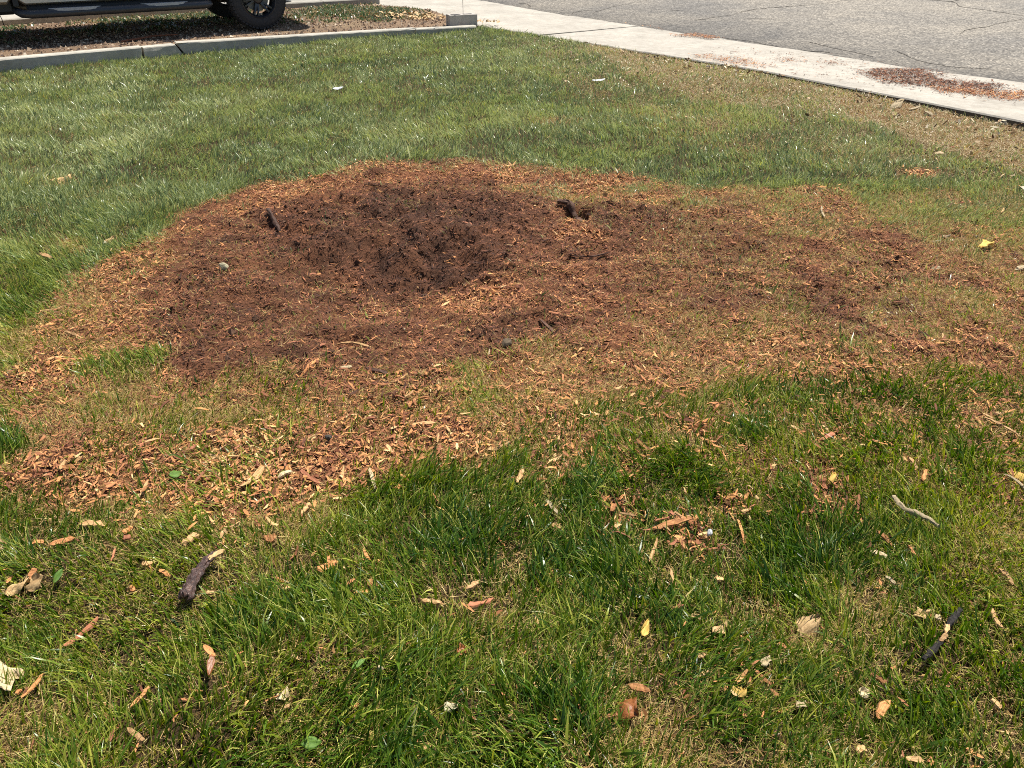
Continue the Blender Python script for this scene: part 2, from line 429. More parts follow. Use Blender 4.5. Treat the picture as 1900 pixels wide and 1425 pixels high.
# the bright band of coarse chips along the front
paint([(-1.733, 1.966), (-1.642, 2.125), (-1.479, 2.253), (-1.242, 2.236), (-0.994, 2.236), (-0.769, 2.337), (-0.541, 2.391), (-0.339, 2.373), (-0.097, 2.286), (0.000, 2.172), (-0.129, 2.110), (-0.420, 2.095), (-0.510, 1.980), (-0.732, 1.886), (-0.958, 1.847), (-1.300, 1.860), (-1.530, 1.912)],
      0.12, m=1.0, c=0.85, k=0.0, g=0.24, d=0.4, l=0.9)
paint([(-0.774, 2.051), (-0.581, 2.172), (-0.427, 2.141), (-0.533, 2.008), (-0.711, 1.939)], 0.05, g=0.06)
paint([(-0.369, 2.286), (-0.238, 2.355), (-0.114, 2.220), (-0.221, 2.125), (-0.335, 2.156)], 0.05, g=0.06)
paint([(-1.329, 2.125), (-1.126, 2.125), (-1.111, 2.036), (-1.267, 2.022)], 0.05, g=0.12)
paint([(-1.700, 2.095), (-1.569, 2.125), (-1.513, 1.980), (-1.636, 1.980)], 0.05, g=0.12)
paint([(-2.038, 2.286), (-1.804, 2.320), (-1.659, 2.156), (-1.792, 2.065), (-1.882, 2.036)], 0.06, g=1.0, d=0.1, m=0.1, l=1.1)
# green belt right of the front
paint([(0.058, 2.253), (0.262, 2.409), (0.614, 2.464), (1.040, 2.521), (1.328, 2.684), (1.774, 2.705), (2.222, 2.581), (1.813, 1.925), (0.967, 1.980), (0.088, 1.980)], 0.16, g=0.72, d=0.36, m=0.55, c=0.5, l=1.05)
paint([(0.253, 1.860), (0.375, 1.886), (0.362, 1.726), (0.254, 1.692)], 0.05, m=1.0, c=0.6, g=0.15)
paint([(0.440, 1.761), (0.624, 1.785), (0.611, 1.658), (0.511, 1.626)], 0.05, m=1.0, c=0.7, g=0.15)
paint([(0.653, 1.912), (0.773, 1.912), (0.723, 1.785), (0.641, 1.785)], 0.05, m=1.0, c=0.8, g=0.2)
paint([(0.968, 2.036), (1.122, 2.065), (1.075, 1.847), (0.920, 1.835)], 0.05, m=1.0, c=0.6, g=0.2)
paint([(0.588, 2.320), (0.683, 2.303), (0.659, 2.188), (0.549, 2.204)], 0.05, m=0.9, c=0.8, g=0.3)
paint([(1.667, 2.483), (1.800, 2.502), (1.708, 2.286), (1.591, 2.286)], 0.06, m=0.9, c=0.5, g=0.25, d=0.6)
# stray wood beyond the patch
paint([(0.305, 5.440), (0.768, 5.480), (0.807, 5.189), (0.364, 5.154)], 0.08, m=1.0, c=0.6, g=0.15)
paint([(1.987, 4.991), (2.271, 4.991), (2.137, 4.640), (1.937, 4.640)], 0.10, m=0.9, c=0.5, g=0.2)
paint([(2.794, 5.506), (3.077, 5.533), (2.972, 5.350), (2.735, 5.325)], 0.06, m=1.0, c=0.8, g=0.2)
paint([(-0.727, 5.813), (-0.408, 5.887), (-0.397, 5.698), (-0.669, 5.642)], 0.08, m=0.9, k=0.7, g=0.25)
paint([(0.145, 7.141), (0.658, 7.225), (0.635, 6.937), (0.186, 6.859)], 0.10, k=0.6, m=0.5, g=0.35, d=0.6)
paint([(-2.576, 4.181), (-2.423, 4.181), (-2.292, 3.902), (-2.408, 3.902)], 0.06, g=0.9, d=0.8)
paint([(-3.216, 5.312), (-3.059, 5.376), (-2.988, 5.189), (-3.122, 5.165)], 0.05, d=0.6)
# dull, browner areas of the front lawn
paint([(-0.831, 1.873), (-0.530, 1.899), (-0.535, 1.749), (-0.756, 1.726)], 0.12, d=0.5)
paint([(0.247, 1.102), (0.436, 1.115), (0.444, 0.985), (0.269, 0.985)], 0.1, d=0.6, g=0.7)
paint([(0.680, 1.455), (0.911, 1.532), (0.948, 1.400), (0.798, 1.297), (0.686, 1.330)], 0.12, d=0.55)
paint([(-1.254, 1.129), (-1.116, 1.129), (-1.039, 0.985), (-1.168, 0.985)], 0.1, d=0.55)
paint([(1.358, 1.773), (1.615, 1.822), (1.382, 1.418), (1.269, 1.474)], 0.12, d=0.5)
paint([(0.549, 1.074), (0.842, 1.074), (0.806, 0.985), (0.526, 0.985)], 0.1, d=0.5)

_mix = fbm(GXX, GYY, 0.17, 8, 4); _mid = np.clip(4 * LAY['m'] * (1 - LAY['m']), 0, 1) + np.clip(1.6 * LAY['g'] * LAY['d'] * (LAY['m'] > 0.3), 0, 1)
LAY['m'] = np.clip(LAY['m'] + 0.45 * _mix * np.clip(_mid, 0, 1), 0, 1); LAY['g'] = np.clip(LAY['g'] - 0.40 * _mix * np.clip(_mid, 0, 1), 0.0, 1)
LAY['k'] = np.clip(LAY['k'] + 0.22 * fbm(GXX, GYY, 0.14, 9, 4) * (LAY['m'] > 0.4), 0, 1)
HOLLOW = (-0.647, 3.651); HOLE = (0.392, 4.611)
def ground_z(x, y):
    """lawn surface: nearly level, rising to the pavement corner, sunk where the stump was ground out"""
    x = np.asarray(x, float); y = np.asarray(y, float)
    z = 0.012 * fbm(x, y, 1.1, 21, 3)
    z = z + 0.075 * sstep(9.0, 12.6, y + 0.25 * x) + 0.062 * sstep(5.0, 7.2, 0.83 * x + 0.55 * y) * (1 - sstep(9.0, 12.6, y + 0.25 * x))
    m = sample('m', x, y); g = sample('g', x, y); bare = np.clip((m - g), 0, 1)
    rx = (x - HOLLOW[0]) / 0.66; ry = (y - HOLLOW[1]); ry = np.where(ry > 0, ry / 0.50, ry / 0.72)
    r = np.sqrt(rx ** 2 + ry ** 2) + 0.22 * fbm(x, y, 0.35, 22, 4)
    z = z - 0.115 * (1 - sstep(0.05, 1.15, r)) + 0.02 * np.exp(-((r - 1.25) / 0.25) ** 2)
    # root runs leading off to the right
    ax = 0.06 * fbm(x, y, 0.3, 23, 3)
    for (p, q, w, dp) in RUNS:
        ex, ey = q[0] - p[0], q[1] - p[1]
        t = np.clip(((x - p[0]) * ex + (y - p[1]) * ey) / (ex * ex + ey * ey), 0, 1)
        d = np.hypot(x - p[0] - t * ex, y - p[1] - t * ey) + ax
        z = z - dp * (1 - sstep(0, w, d)) * (1 - 0.6 * t)
    z = z - 0.11 * np.exp(-(((x - HOLE[0]) / 0.09) ** 2 + ((y - HOLE[1]) / 0.10) ** 2) ** 2)
    rough = 0.022 * np.abs(fbm(x, y, 0.16, 24, 3)) + 0.012 * fbm(x, y, 0.07, 25, 2)
    dk = sample('k', x, y)
    z = z + bare * rough * (0.7 + 0.9 * dk) + 0.055 * bare * sstep(0.35, 0.7, dk) * (np.abs(fbm(x + 0.05 * fbm(x, y, 0.1, 27, 2), y * 1.5, 0.30, 26, 4)) - 0.3)
    return z
RUNS = [((-0.029, 3.978), (1.621, 3.978), 0.22, 0.035), ((-0.137, 3.617), (0.929, 3.755), 0.12, 0.035), ((-0.829, 3.008), (-0.601, 2.910), 0.10, 0.05), ((-1.206, 4.224), (-1.439, 4.401), 0.09, 0.05), ((-0.223, 3.720), (0.028, 3.755), 0.08, 0.05), ((0.122, 3.138), (0.213, 3.008), 0.06, 0.03)]

# ------------------------------------------------------------------ ground sheet (reaches the horizon)
def axis(a0, a1, fine, b0, b1, mid, far):
    s = list(np.arange(a0, a1 + 1e-6, fine))
    lo, hi = [], []
    x = a0
    while x > b0: x -= mid; lo.append(x)
    st = mid
    while x > -far: st *= 1.5; x -= st; lo.append(x)
    x = s[-1]
    while x < b1: x += mid; hi.append(x)
    st = mid
    while x < far: st *= 1.5; x += st; hi.append(x)
    return np.array(lo[::-1] + s + hi)
xs = axis(-2.3, 2.7, 0.024, -9, 8, 0.10, 400); ys = axis(1.9, 5.6, 0.024, 0.0, 13.8, 0.10, 400)
XX, YY = np.meshgrid(xs, ys, indexing='ij')
ZZ = ground_z(XX, YY)
off = poly_sd(LAWN, XX, YY)
ZZ = np.where(off > 0.02, np.minimum(ZZ, 0.02) - 0.05, ZZ)
nx, ny = len(xs), len(ys)
idx = np.arange(nx * ny).reshape(nx, ny)
F = np.stack([idx[:-1, :-1], idx[1:, :-1], idx[1:, 1:], idx[:-1, 1:]], -1).reshape(-1, 4)
m_ = sample('m', XX, YY); k_ = sample('k', XX, YY); d_ = sample('d', XX, YY); g_ = sample('g', XX, YY); c_ = sample('c', XX, YY)
soil = np.array([0.055, 0.040, 0.020]); thatch = np.array([0.20, 0.135, 0.06]); wood = np.array([0.215, 0.095, 0.048]); earth = np.array([0.078, 0.041, 0.027])
col = soil + (thatch - soil) * np.clip(d_ * 1.3 - 0.3, 0, 1)[..., None]
wd = wood + (earth - wood) * np.clip(k_ + 0.25 * fbm(XX, YY, 0.18, 31, 3), 0, 1)[..., None]
col = col + (wd - col) * np.clip(m_ * 1.15, 0, 1)[..., None]
ground = link("ground", tri_mesh("ground", np.stack([XX, YY, ZZ], -1).reshape(-1, 3), F, M['ground'], col.reshape(-1, 3)))
tag(ground, kind="structure")

# ------------------------------------------------------------------ road, pavement, kerb, yard, drive
def resample(poly, step):
    p = np.array(poly, float); seg = np.hypot(*(p[1:] - p[:-1]).T); s = np.concatenate([[0], np.cumsum(seg)])
    n = max(2, int(round(s[-1] / step)) + 1); t = np.linspace(0, s[-1], n)
    return np.stack([np.interp(t, s, p[:, 0]), np.interp(t, s, p[:, 1])], 1)

# road: strip from the pavement edge outwards, slightly cambered and wavy
edge = resample([(-60, 88)] + WALK_OUT + [(14, -7), (60, -89)], 0.5)
dirv = np.gradient(edge, axis=0); nrm = np.stack([-dirv[:, 1], dirv[:, 0]], 1); nrm /= np.linalg.norm(nrm, axis=1)[:, None]
nrm[:] = np.array([0.836, 0.549])
offs = np.concatenate([[-0.25], np.array([0.0, 0.15, 0.4, 0.8, 1.5, 2.5, 4, 6, 8, 10, 13])])
R = edge[:, None, :] + offs[None, :, None] * nrm[:, None, :]
rz = Z_ROAD + np.array([-0.03, -0.012, -0.004, 0, 0.008, 0.02, 0.04, 0.07, 0.10, 0.11, 0.11, 0.09])[None, :] + 0.006 * fbm(R[..., 0], R[..., 1], 1.5, 41, 3)
rc = np.ones(R.shape[:2])[..., None] * np.ones(3)
dk = np.array([0.7, 0.62, 0.66, 0.74, 0.85, 0.95, 1.05, 1.08, 1.08, 1.05, 1.0, 1.0])
rc *= (dk[None, :] + 0.06 * fbm(R[..., 0], R[..., 1], 0.8, 42, 2))[..., None]
n0, n1 = R.shape[:2]; ii = np.arange(n0 * n1).reshape(n0, n1)
RF = np.stack([ii[:-1, :-1], ii[:-1, 1:], ii[1:, 1:], ii[1:, :-1]], -1).reshape(-1, 4)
road = link("road", tri_mesh("road", np.concatenate([R, rz[..., None]], -1).reshape(-1, 3), RF, M['asphalt'], rc.reshape(-1, 3)))
tag(road, kind="structure")

def road_z(x, y):
    d = np.array([np.min(((x - edge[:, 0]) * nrm[:, 0] + (y - edge[:, 1]) * nrm[:, 1])[np.argsort(np.hypot(edge[:, 0] - x, edge[:, 1] - y))[:3]])])
    return float(Z_ROAD + np.interp(d, offs, [-0.03, -0.012, -0.004, 0, 0.008, 0.02, 0.04, 0.07, 0.10, 0.11, 0.11, 0.09])[0] + 0.006 * fbm(np.array([x]), np.array([y]), 1.5, 41, 3)[0])

def crack(pts, w, seed, parent, zf, lift=0.004):
    """an open joint: a ragged strip of dirt-filled groove with its own width along the way"""
    r = np.random.default_rng(seed); p = resample(pts, 0.05); n = len(p)
    d = np.gradient(p, axis=0); d /= np.linalg.norm(d, axis=1)[:, None] + 1e-9; q = np.stack([-d[:, 1], d[:, 0]], 1)
    wob = np.cumsum(r.normal(0, 0.012, n)); wob -= np.linspace(wob[0], wob[-1], n)
    p = p + q * wob[:, None]
    ww = w * np.clip(0.55 + 0.5 * r.random(n) + 0.5 * np.sin(np.linspace(0, 9, n) + seed), 0.2, 2) * np.sin(np.linspace(0.15, math.pi - 0.15, n)) ** 0.4
    a = p + q * ww[:, None] / 2; b = p - q * ww[:, None] / 2
    z = np.array([zf(x, y) for x, y in p]) + lift
    v = np.concatenate([np.c_[a, z], np.c_[b, z], np.c_[a, z - 0.02], np.c_[b, z - 0.02]])
    f = []
    for i in range(n - 1):
        f += [(i, i + 1, n + i + 1, n + i), (2 * n + i, 2 * n + i + 1, i + 1, i), (n + i, n + i + 1, 3 * n + i + 1, 3 * n + i)]
    return link("crack", py_mesh("crack", v, f, M['crack']), parent)
CR = [([(2.941, 11.765), (3.502, 10.862), (3.654, 10.678), (3.960, 10.370)], 0.035), ([(3.978, 11.247), (4.173, 10.588), (4.381, 10.078)], 0.016),
      ([(4.810, 10.413), (4.763, 9.763), (4.932, 9.322), (5.315, 9.183)], 0.032), ([(2.920, 13.533), (3.664, 14.120), (4.214, 14.841), (5.320, 15.361), (7.146, 16.511)], 0.016),
      ([(7.098, 16.401), (7.914, 15.530), (7.715, 14.826), (8.103, 13.443), (8.536, 13.034)], 0.016), ([(7.914, 15.530), (8.796, 16.503), (9.900, 17.600)], 0.012),
      ([(6.217, 11.687), (6.978, 12.426), (7.888, 13.056)], 0.012), ([(1.385, 14.609), (1.978, 15.727), (2.574, 16.409)], 0.02), ([(0.133, 16.316), (0.287, 16.316), (0.347, 15.738)], 0.05),
      ([(1.034, 14.609), (1.178, 14.940), (1.422, 15.025)], 0.03), ([(2.762, 14.841), (3.011, 14.675)], 0.012), ([(3.754, 13.604), (4.206, 13.676)], 0.012)]
for i, (p, w) in enumerate(CR): crack(p, w * 0.65, 50 + i, road, road_z)

# pavement slabs
walk = bpy.data.objects.new("sidewalk", None); C.objects.link(walk); tag(walk, kind="structure")
WI = np.array(resample(WALK_IN, 0.02)); WO = np.array(resample(WALK_OUT, 0.02))
def along(P, t): return P[int(round(t * (len(P) - 1)))]
cuts_in = [0.0, 0.085, 0.17]
def nearest(P, p): return int(np.argmin(np.hypot(P[:, 0] - p[0], P[:, 1] - p[1])))
joint_in = [0] + [nearest(WI, p) for p in ((-2.589, 16.511), (-1.539, 15.272), (-0.520, 13.189), (0.457, 11.905), (1.612, 10.387), (2.757, 8.954), (5.6, 4.5))] + [len(WI) - 1]
joint_out = [nearest(WO, WI[i] + np.array([0.836, 0.549]) * 1.7) for i in joint_in]; joint_out[0] = 0; joint_out[-1] = len(WO) - 1
NS = 14
for s in range(len(joint_in) - 1):
    a0, a1, b0, b1 = joint_in[s], joint_in[s + 1], joint_out[s], joint_out[s + 1]
    r = np.random.default_rng(300 + s)
    gap = 0.0025
    ta = np.linspace(a0, a1, NS).astype(int); tb = np.linspace(b0, b1, NS).astype(int)
    A = WI[ta].copy(); B = WO[tb].copy()
    A[1:-1] += r.normal(0, 0.003, (NS - 2, 2)); B[1:-1] += r.normal(0, 0.014, (NS - 2, 2))
    d0 = (A[-1] - A[0]) / np.linalg.norm(A[-1] - A[0])
    A[0] += d0 * gap; B[0] += d0 * gap; A[-1] -= d0 * gap; B[-1] -= d0 * gap
    tilt = r.normal(0, 0.004, 3); bev = 0.012
    rows = []
    for k, (fr, dz) in enumerate(((0.0, -0.16), (0.0, -bev), (bev / 1.7, 0), (0.25, 0), (0.5, 0), (0.75, 0), (1 - bev / 1.7, 0), (1.0, -bev), (1.0, -0.16))):
        Q = A + (B - A) * fr
        zz = Z_WALK + dz + tilt[0] + tilt[1] * np.linspace(-1, 1, NS) + tilt[2] * (fr - 0.5) + 0.002 * fbm(Q[:, 0], Q[:, 1], 0.5, 61, 2)
        rows.append(np.c_[Q, zz])
    V = np.concatenate(rows); nr = len(rows); iw = np.arange(nr * NS).reshape(nr, NS)
    f = [(iw[i, j], iw[i + 1, j], iw[i + 1, j + 1], iw[i, j + 1]) for i in range(nr - 1) for j in range(NS - 1)]
    f += [tuple(iw[:, 0][::-1]), tuple(iw[:, -1])]
    me = py_mesh("slab", V, f, M['concrete']); me.materials.append(M['dark_edge'])
    for j in range(NS - 1): me.polygons[j].material_index = 1     # buried lawn-side edge, darker concrete than the top
    link("slab", me, walk)
# yard behind the kerb (raised, gravelly) and the concrete drive beyond it
KA = np.array(KERB); KW = 0.16
def kerb_off(i, d):
    a = KA[max(i - 1, 0)]; b = KA[min(i + 1, len(KA) - 1)]; t = (b - a) / np.linalg.norm(b - a)
    return KA[i] + np.array([-t[1], t[0]]) * d
yard_front = [tuple(kerb_off(i, KW + 0.005)) for i in range(len(KA))]
DRIVE_EDGE = [(-16.0, 7.0), (-9.254, 11.559), (-7.694, 12.730), (-6.469, 13.617), (-3.235, 15.598), (-2.472, 16.081)]
yr = [tuple(p) for p in yard_front] + [tuple(WI[nearest(WI, (-0.545, 12.990))]), tuple(WI[nearest(WI, (-1.405, 14.841))]), tuple(WI[nearest(WI, (-2.450, 16.409))])] + DRIVE_EDGE[::-1]
YS = 0.06
ax = np.arange(-16.2, 0.6, 0.12); ay = np.arange(3.5, 17.5, 0.12)
AX, AY = np.meshgrid(ax, ay, indexing='ij')
ysd = poly_sd(yr, AX, AY)
# snap border vertices on to the outline so that the sheet ends cleanly
def snap(poly, x, y):
    p = np.array(poly); q = np.roll(p, -1, 0); best = np.full(x.shape, 1e9); bx = x.copy(); by = y.copy()
    for a, b in zip(p, q):
        e = b - a; t = np.clip(((x - a[0]) * e[0] + (y - a[1]) * e[1]) / (e @ e + 1e-12), 0, 1)
        cx = a[0] + t * e[0]; cy = a[1] + t * e[1]; dd = np.hypot(x - cx, y - cy); w = dd < best
        best[w] = dd[w]; bx[w] = cx[w]; by[w] = cy[w]
    return bx, by
sx, sy = snap(yr, AX, AY)
brd = (np.abs(ysd) < 0.085); AX = np.where(brd, sx, AX); AY = np.where(brd, sy, AY)
AZ = Z_YARD - 0.012 + 0.014 * fbm(AX, AY, 0.6, 71, 4)
AZ = np.where(brd, np.minimum(AZ, Z_YARD - 0.012), AZ)
ia = np.arange(AX.size).reshape(AX.shape); keep = (ysd < 0.085)
YF = np.stack([ia[:-1, :-1], ia[1:, :-1], ia[1:, 1:], ia[:-1, 1:]], -1)
kk = keep[:-1, :-1] & keep[1:, :-1] & keep[1:, 1:] & keep[:-1, 1:]
YF = YF[kk]
yc = np.array([0.22, 0.155, 0.105])[None, None] * (1 + 0.25 * fbm(AX, AY, 0.9, 72, 4))[..., None]
yc = yc + (np.array([0.34, 0.27, 0.17]) - yc) * np.clip(0.5 * fbm(AX, AY, 1.6, 73, 3), 0, 0.8)[..., None]
used, inv = np.unique(YF, return_inverse=True)
yard = link("yard", tri_mesh("yard", np.stack([AX, AY, AZ], -1).reshape(-1, 3)[used], inv.reshape(-1, 4), M['ground'], yc.reshape(-1, 3)[used]))
tag(yard, kind="structure")

drive = bpy.data.objects.new("driveway", None); C.objects.link(drive); tag(drive, kind="structure")
DE = np.array(DRIVE_EDGE); dn = np.array([-0.53, 0.848])
dl = resample(DRIVE_EDGE, 0.02); cutp = [0] + [nearest(dl, p) for p in ((-8.664, 12.003), (-7.629, 12.730), (-6.523, 13.544), (-4.890, 14.627), (-3.412, 15.505))] + [len(dl) - 1]
for s in range(len(cutp) - 1):
    a, b = dl[cutp[s]], dl[cutp[s + 1]]; e = (b - a) / np.linalg.norm(b - a); a = a + e * 0.006; b = b - e * 0.006
    mb = MB(); w = 2.9
    ring = lambda p, dz: None
    prof = [(0, -0.12), (0, 0.055), (0.015, 0.07), (0.20, 0.07), (w, 0.075), (w, -0.12)]
    mb.loft([[(p[0] + dn[0] * u, p[1] + dn[1] * u, Z_YARD + z) for u, z in prof] for p in (a, b)])
    mb.build("slab", M['concrete'] if s < 4 else M['drive'], drive)

# kerb, cast in lengths that have cracked and settled
kerb = bpy.data.objects.new("kerb", None); C.objects.link(kerb); tag(kerb, kind="structure")
def kerb_piece(pts, drop, seed, skew0=0.0, skew1=0.0, lean=0.0):
    r = np.random.default_rng(seed)
    P = resample(pts, 0.10); n = len(P)
    T = np.gradient(P, axis=0); T /= np.linalg.norm(T, axis=1)[:, None]; Q = np.stack([-T[:, 1], T[:, 0]], 1)
    prof = [(0.0, -0.30), (0.0, -0.16), (0.0, -0.10), (0.0, -0.05), (0.001, -0.016), (0.008, -0.005), (0.02, 0.0), (0.08, 0.002), (KW - 0.015, 0.0), (KW - 0.004, -0.006), (KW, -0.02), (KW, -0.30)]
    rings = []
    for i in range(n):
        t = i / (n - 1); ring = []
        for j, (u, z) in enumerate(prof):
            sh = 0.0
            if i == 0: sh = skew0 * (z + 0.1) * 6
            if i == n - 1: sh = skew1 * (z + 0.1) * 6
            jit = 0.003 * vnoise(P[i, 0] * 1.0 + j * 3.1, P[i, 1], 0.13, 91) + (r.normal(0, 0.006) if i in (0, n - 1) and j > 3 else 0)
            uu = u + (jit if j < 6 else 0) + lean * z
            q = P[i] + Q[i] * uu + T[i] * (sh + (jit if i in (0, n - 1) else 0))
            ring.append((q[0], q[1], Z_KERB + z - drop + 0.002 * vnoise(P[i, 0], P[i, 1] + j, 0.3, 92)))
        rings.append(ring)
    mb = MB(); mb.loft(rings)
    return mb.build("kerb_segment", M['kerb'], kerb)
def sh(p, q, d):
    p = np.array(p); q = np.array(q); e = (q - p) / np.linalg.norm(q - p); return tuple(p + e * d)
K = KERB
kerb_piece([K[0], K[1], K[2], sh(K[3], K[2], 0.015)], 0.004, 1, 0, 0.02)
kerb_piece([sh(K[3], K[4], 0.016), sh(K[4], K[3], 0.010)], 0.014, 2, 0.01, -0.10, 0.05)
kerb_piece([sh(K[4], K[5], 0.010), sh(K[5], K[4], 0.006)], 0.0, 3, -0.10, 0.05)
kerb_piece([sh(K[5], K[6], 0.006), K[6]], 0.006, 4, 0.05, 0)

# ------------------------------------------------------------------ pickup truck parked in the yard (x forward, y across, z up from the yard)
M['paint'] = mat_plain("silver_paint", (0.66, 0.62, 0.565), 0.28, 0.12, 0.5, 0.03, 6, 0.6)
M['trim'] = mat_plain("black_plastic", (0.022, 0.024, 0.027), 0.55, 0, 0.4, 0.2)
M['bar'] = mat_plain("black_powder_coat", (0.03, 0.034, 0.04), 0.38, 0.0, 0.5, 0.15)
M['pad'] = mat_plain("worn_step_pad", (0.34, 0.36, 0.39), 0.42, 0.2, 0.5, 0.2)
M['rubber'] = mat_plain("tyre_rubber", (0.035, 0.035, 0.037), 0.8, 0, 0.3, 0.25, 40)
M['rim'] = mat_plain("gloss_black_rim", (0.045, 0.047, 0.052), 0.25, 0.5, 0.6, 0.1)
M['steel'] = mat_plain("grey_steel", (0.20, 0.20, 0.20), 0.5, 0.7, 0.5, 0.2)
M['rust'] = mat_plain("dusty_chassis", (0.045, 0.04, 0.037), 0.8, 0.1, 0.3, 0.3)
M['lens'] = mat_plain("lamp_lens", (0.7, 0.7, 0.68), 0.1, 0, 0.6, 0.05)
M['redlens'] = mat_plain("tail_lens", (0.35, 0.02, 0.02), 0.15, 0, 0.6, 0.05)
M['glass'] = mat_plain("dark_glass", (0.02, 0.025, 0.028), 0.05, 0, 0.7, 0.05)
M['weight'] = mat_plain("wheel_weight", (0.55, 0.55, 0.5), 0.4, 0.5, 0.5, 0.05)

truck = bpy.data.objects.new("pickup_truck", None); C.objects.link(truck)
TW = (-3.582, 12.118)
truck.location = (TW[0], TW[1], Z_YARD - 0.005); truck.rotation_euler = (0, 0, math.radians(32))
tag(truck, "silver pickup truck with black step bar and black wheels parked beyond the kerb", "truck")
TWID = 2.0; TR = 0.405; AX_R = -4.05
def side_ring(x, zb, zt, tuck=0.07, top_in=0.10):
    h = []
    for y, z in ((tuck + 0.05, zb), (tuck * 0.35, zb + 0.035), (0.012, zb + 0.13), (0.0, max(zb + 0.2, 0.82)), (0.02, max(zb + 0.25, zt - 0.10)), (top_in * 0.6, zt - 0.02), (top_in + 0.05, zt)):
        h.append((x, y, z))
    return h + [(x, TWID - y, z) for x, y, z in h[::-1]]
def arch(x, cx, zb, r):
    d = abs(x - cx)
    return max(zb, TR + math.sqrt(max(r * r - d * d, 0)) if d < r else zb)
# cab and front end
st = sorted(set([-2.93, -2.86, -2.4, -1.9, -1.4, -1.0, -0.75, -0.62] + [round(-0.56 + 0.07 * i, 3) for i in range(17)] + [0.70, 0.82, 0.92, 0.97]))
mb = MB(); rings = []
for x in st:
    zt = 1.20 if x < -0.35 else 1.20 - 0.05 * ((x + 0.35) / 1.3) ** 2 - (0.03 if x > 0.9 else 0)
    zb = arch(x, 0.02, 0.455 + (0.10 if x > 0.6 else 0), 0.52)
    if x == -2.93: zb += 0.05
    tuck = 0.07 + (0.10 * max(0, (x - 0.7) / 0.27) ** 2)
    rings.append(side_ring(x, zb, zt, tuck))
mb.loft(rings); body = mb.build("body", M['paint'], truck, True)
# bed, with its rounded front corner and gap to the cab
st = [-5.12, -5.05, -4.8] + [round(-4.62 + 0.0815 * i, 3) for i in range(15)] + [-3.3, -3.06, -3.0]
mb = MB(); rings = []
for x in st:
    zb = arch(x, AX_R, 0.48, 0.53) + (0.05 if x == -3.0 else 0)
    rings.append(side_ring(x, zb, 1.32, 0.07, 0.05))
mb.loft(rings); bed = mb.build("bed", M['paint'], truck, True)
mb = MB(); mb.box(-2.995, -2.935, 0.05, TWID - 0.05, 0.46, 1.25); mb.build("cab_gap", M['trim'], truck)
mb = MB(); mb.box(-5.17, -5.125, 0.12, TWID - 0.12, 0.70, 1.30, 0.02); tg = mb.build("tailgate", M['paint'], truck)
mb = MB(); mb.box(-5.20, -5.172, 0.85, 1.15, 1.14, 1.2, 0.008); mb.build("handle", M['trim'], tg)
# greenhouse
def cabring(x, z, inset): return [(x, inset, z), (x, TWID - inset, z)]
mb = MB()
low = [(-0.36, 0.10, 1.19), (-0.36, TWID - 0.10, 1.19), (-2.90, TWID - 0.06, 1.19), (-2.90, 0.06, 1.19)]
mid = [(-0.98, 0.22, 1.62), (-0.98, TWID - 0.22, 1.62), (-2.80, TWID - 0.20, 1.62), (-2.80, 0.20, 1.62)]
top = [(-1.25, 0.27, 1.74), (-1.25, TWID - 0.27, 1.74), (-2.72, TWID - 0.25, 1.74), (-2.72, 0.25, 1.74)]
top2 = [(-1.45, 0.4, 1.78), (-1.45, TWID - 0.4, 1.78), (-2.6, TWID - 0.4, 1.78), (-2.6, 0.4, 1.78)]
mb.loft([low, mid, top, top2]); cab = mb.build("cab_roof", M['paint'], truck)
def quad_slab(name, p, mat, parent, t=0.006):
    p = [Vector(q) for q in p]; n = (p[1] - p[0]).cross(p[3] - p[0]).normalized() * t
    mb = MB(); mb.loft([[tuple(q - n * 0.2) for q in p], [tuple(q + n) for q in p]]); return mb.build(name, mat, parent)
def lerp3(a, b, t): return tuple(a[i] + (b[i] - a[i]) * t for i in range(3))
for s in (0, 1):
    yy = lambda p: (p[0], TWID - p[1], p[2]) if s else p
    for x0, x1, X0, X1 in ((-0.62, -1.55, -1.12, -1.60), (-1.66, -2.52, -1.70, -2.45)):
        q = [yy((x0, 0.118, 1.24)), yy((x1, 0.108, 1.24)), yy((X1, 0.208, 1.58)), yy((X0, 0.212, 1.58))]
        quad_slab("side_window", q if s else q[::-1], M['glass'], truck, 0.012)
quad_slab("windscreen", [(-0.42, 0.20, 1.235), (-0.42, TWID - 0.20, 1.235), (-0.94, TWID - 0.30, 1.595), (-0.94, 0.30, 1.595)], M['glass'], truck, 0.010)
quad_slab("rear_window", [(-2.885, TWID - 0.3, 1.26), (-2.885, 0.3, 1.26), (-2.815, 0.36, 1.57), (-2.815, TWID - 0.36, 1.57)], M['glass'], truck, 0.012)
# doors on both sides: seams and handles
for s in (0, 1):
    for x0, x1 in ((-1.60, -0.72), (-2.56, -1.62)):
        mb = MB()
        ypl = -0.006 if not s else TWID - 0.014
        mb.box(x0 + 0.006, x1 - 0.006, ypl, ypl + 0.02, 0.60, 1.10, 0.006)
        d = mb.build("door", M['paint'], truck)
        mb = MB(); hy = ypl - 0.03 if not s else ypl + 0.02
        mb.box(x0 + 0.06, x0 + 0.26, hy, hy + 0.03, 1.02, 1.06, 0.01); mb.build("handle", M['trim'], d)
# black sill under the doors
for y0 in (0.06, TWID - 0.16):
    mb = MB(); mb.box(-2.86, -0.62, y0, y0 + 0.10, 0.385, 0.46, 0.02); mb.build("sill", M['trim'], truck)
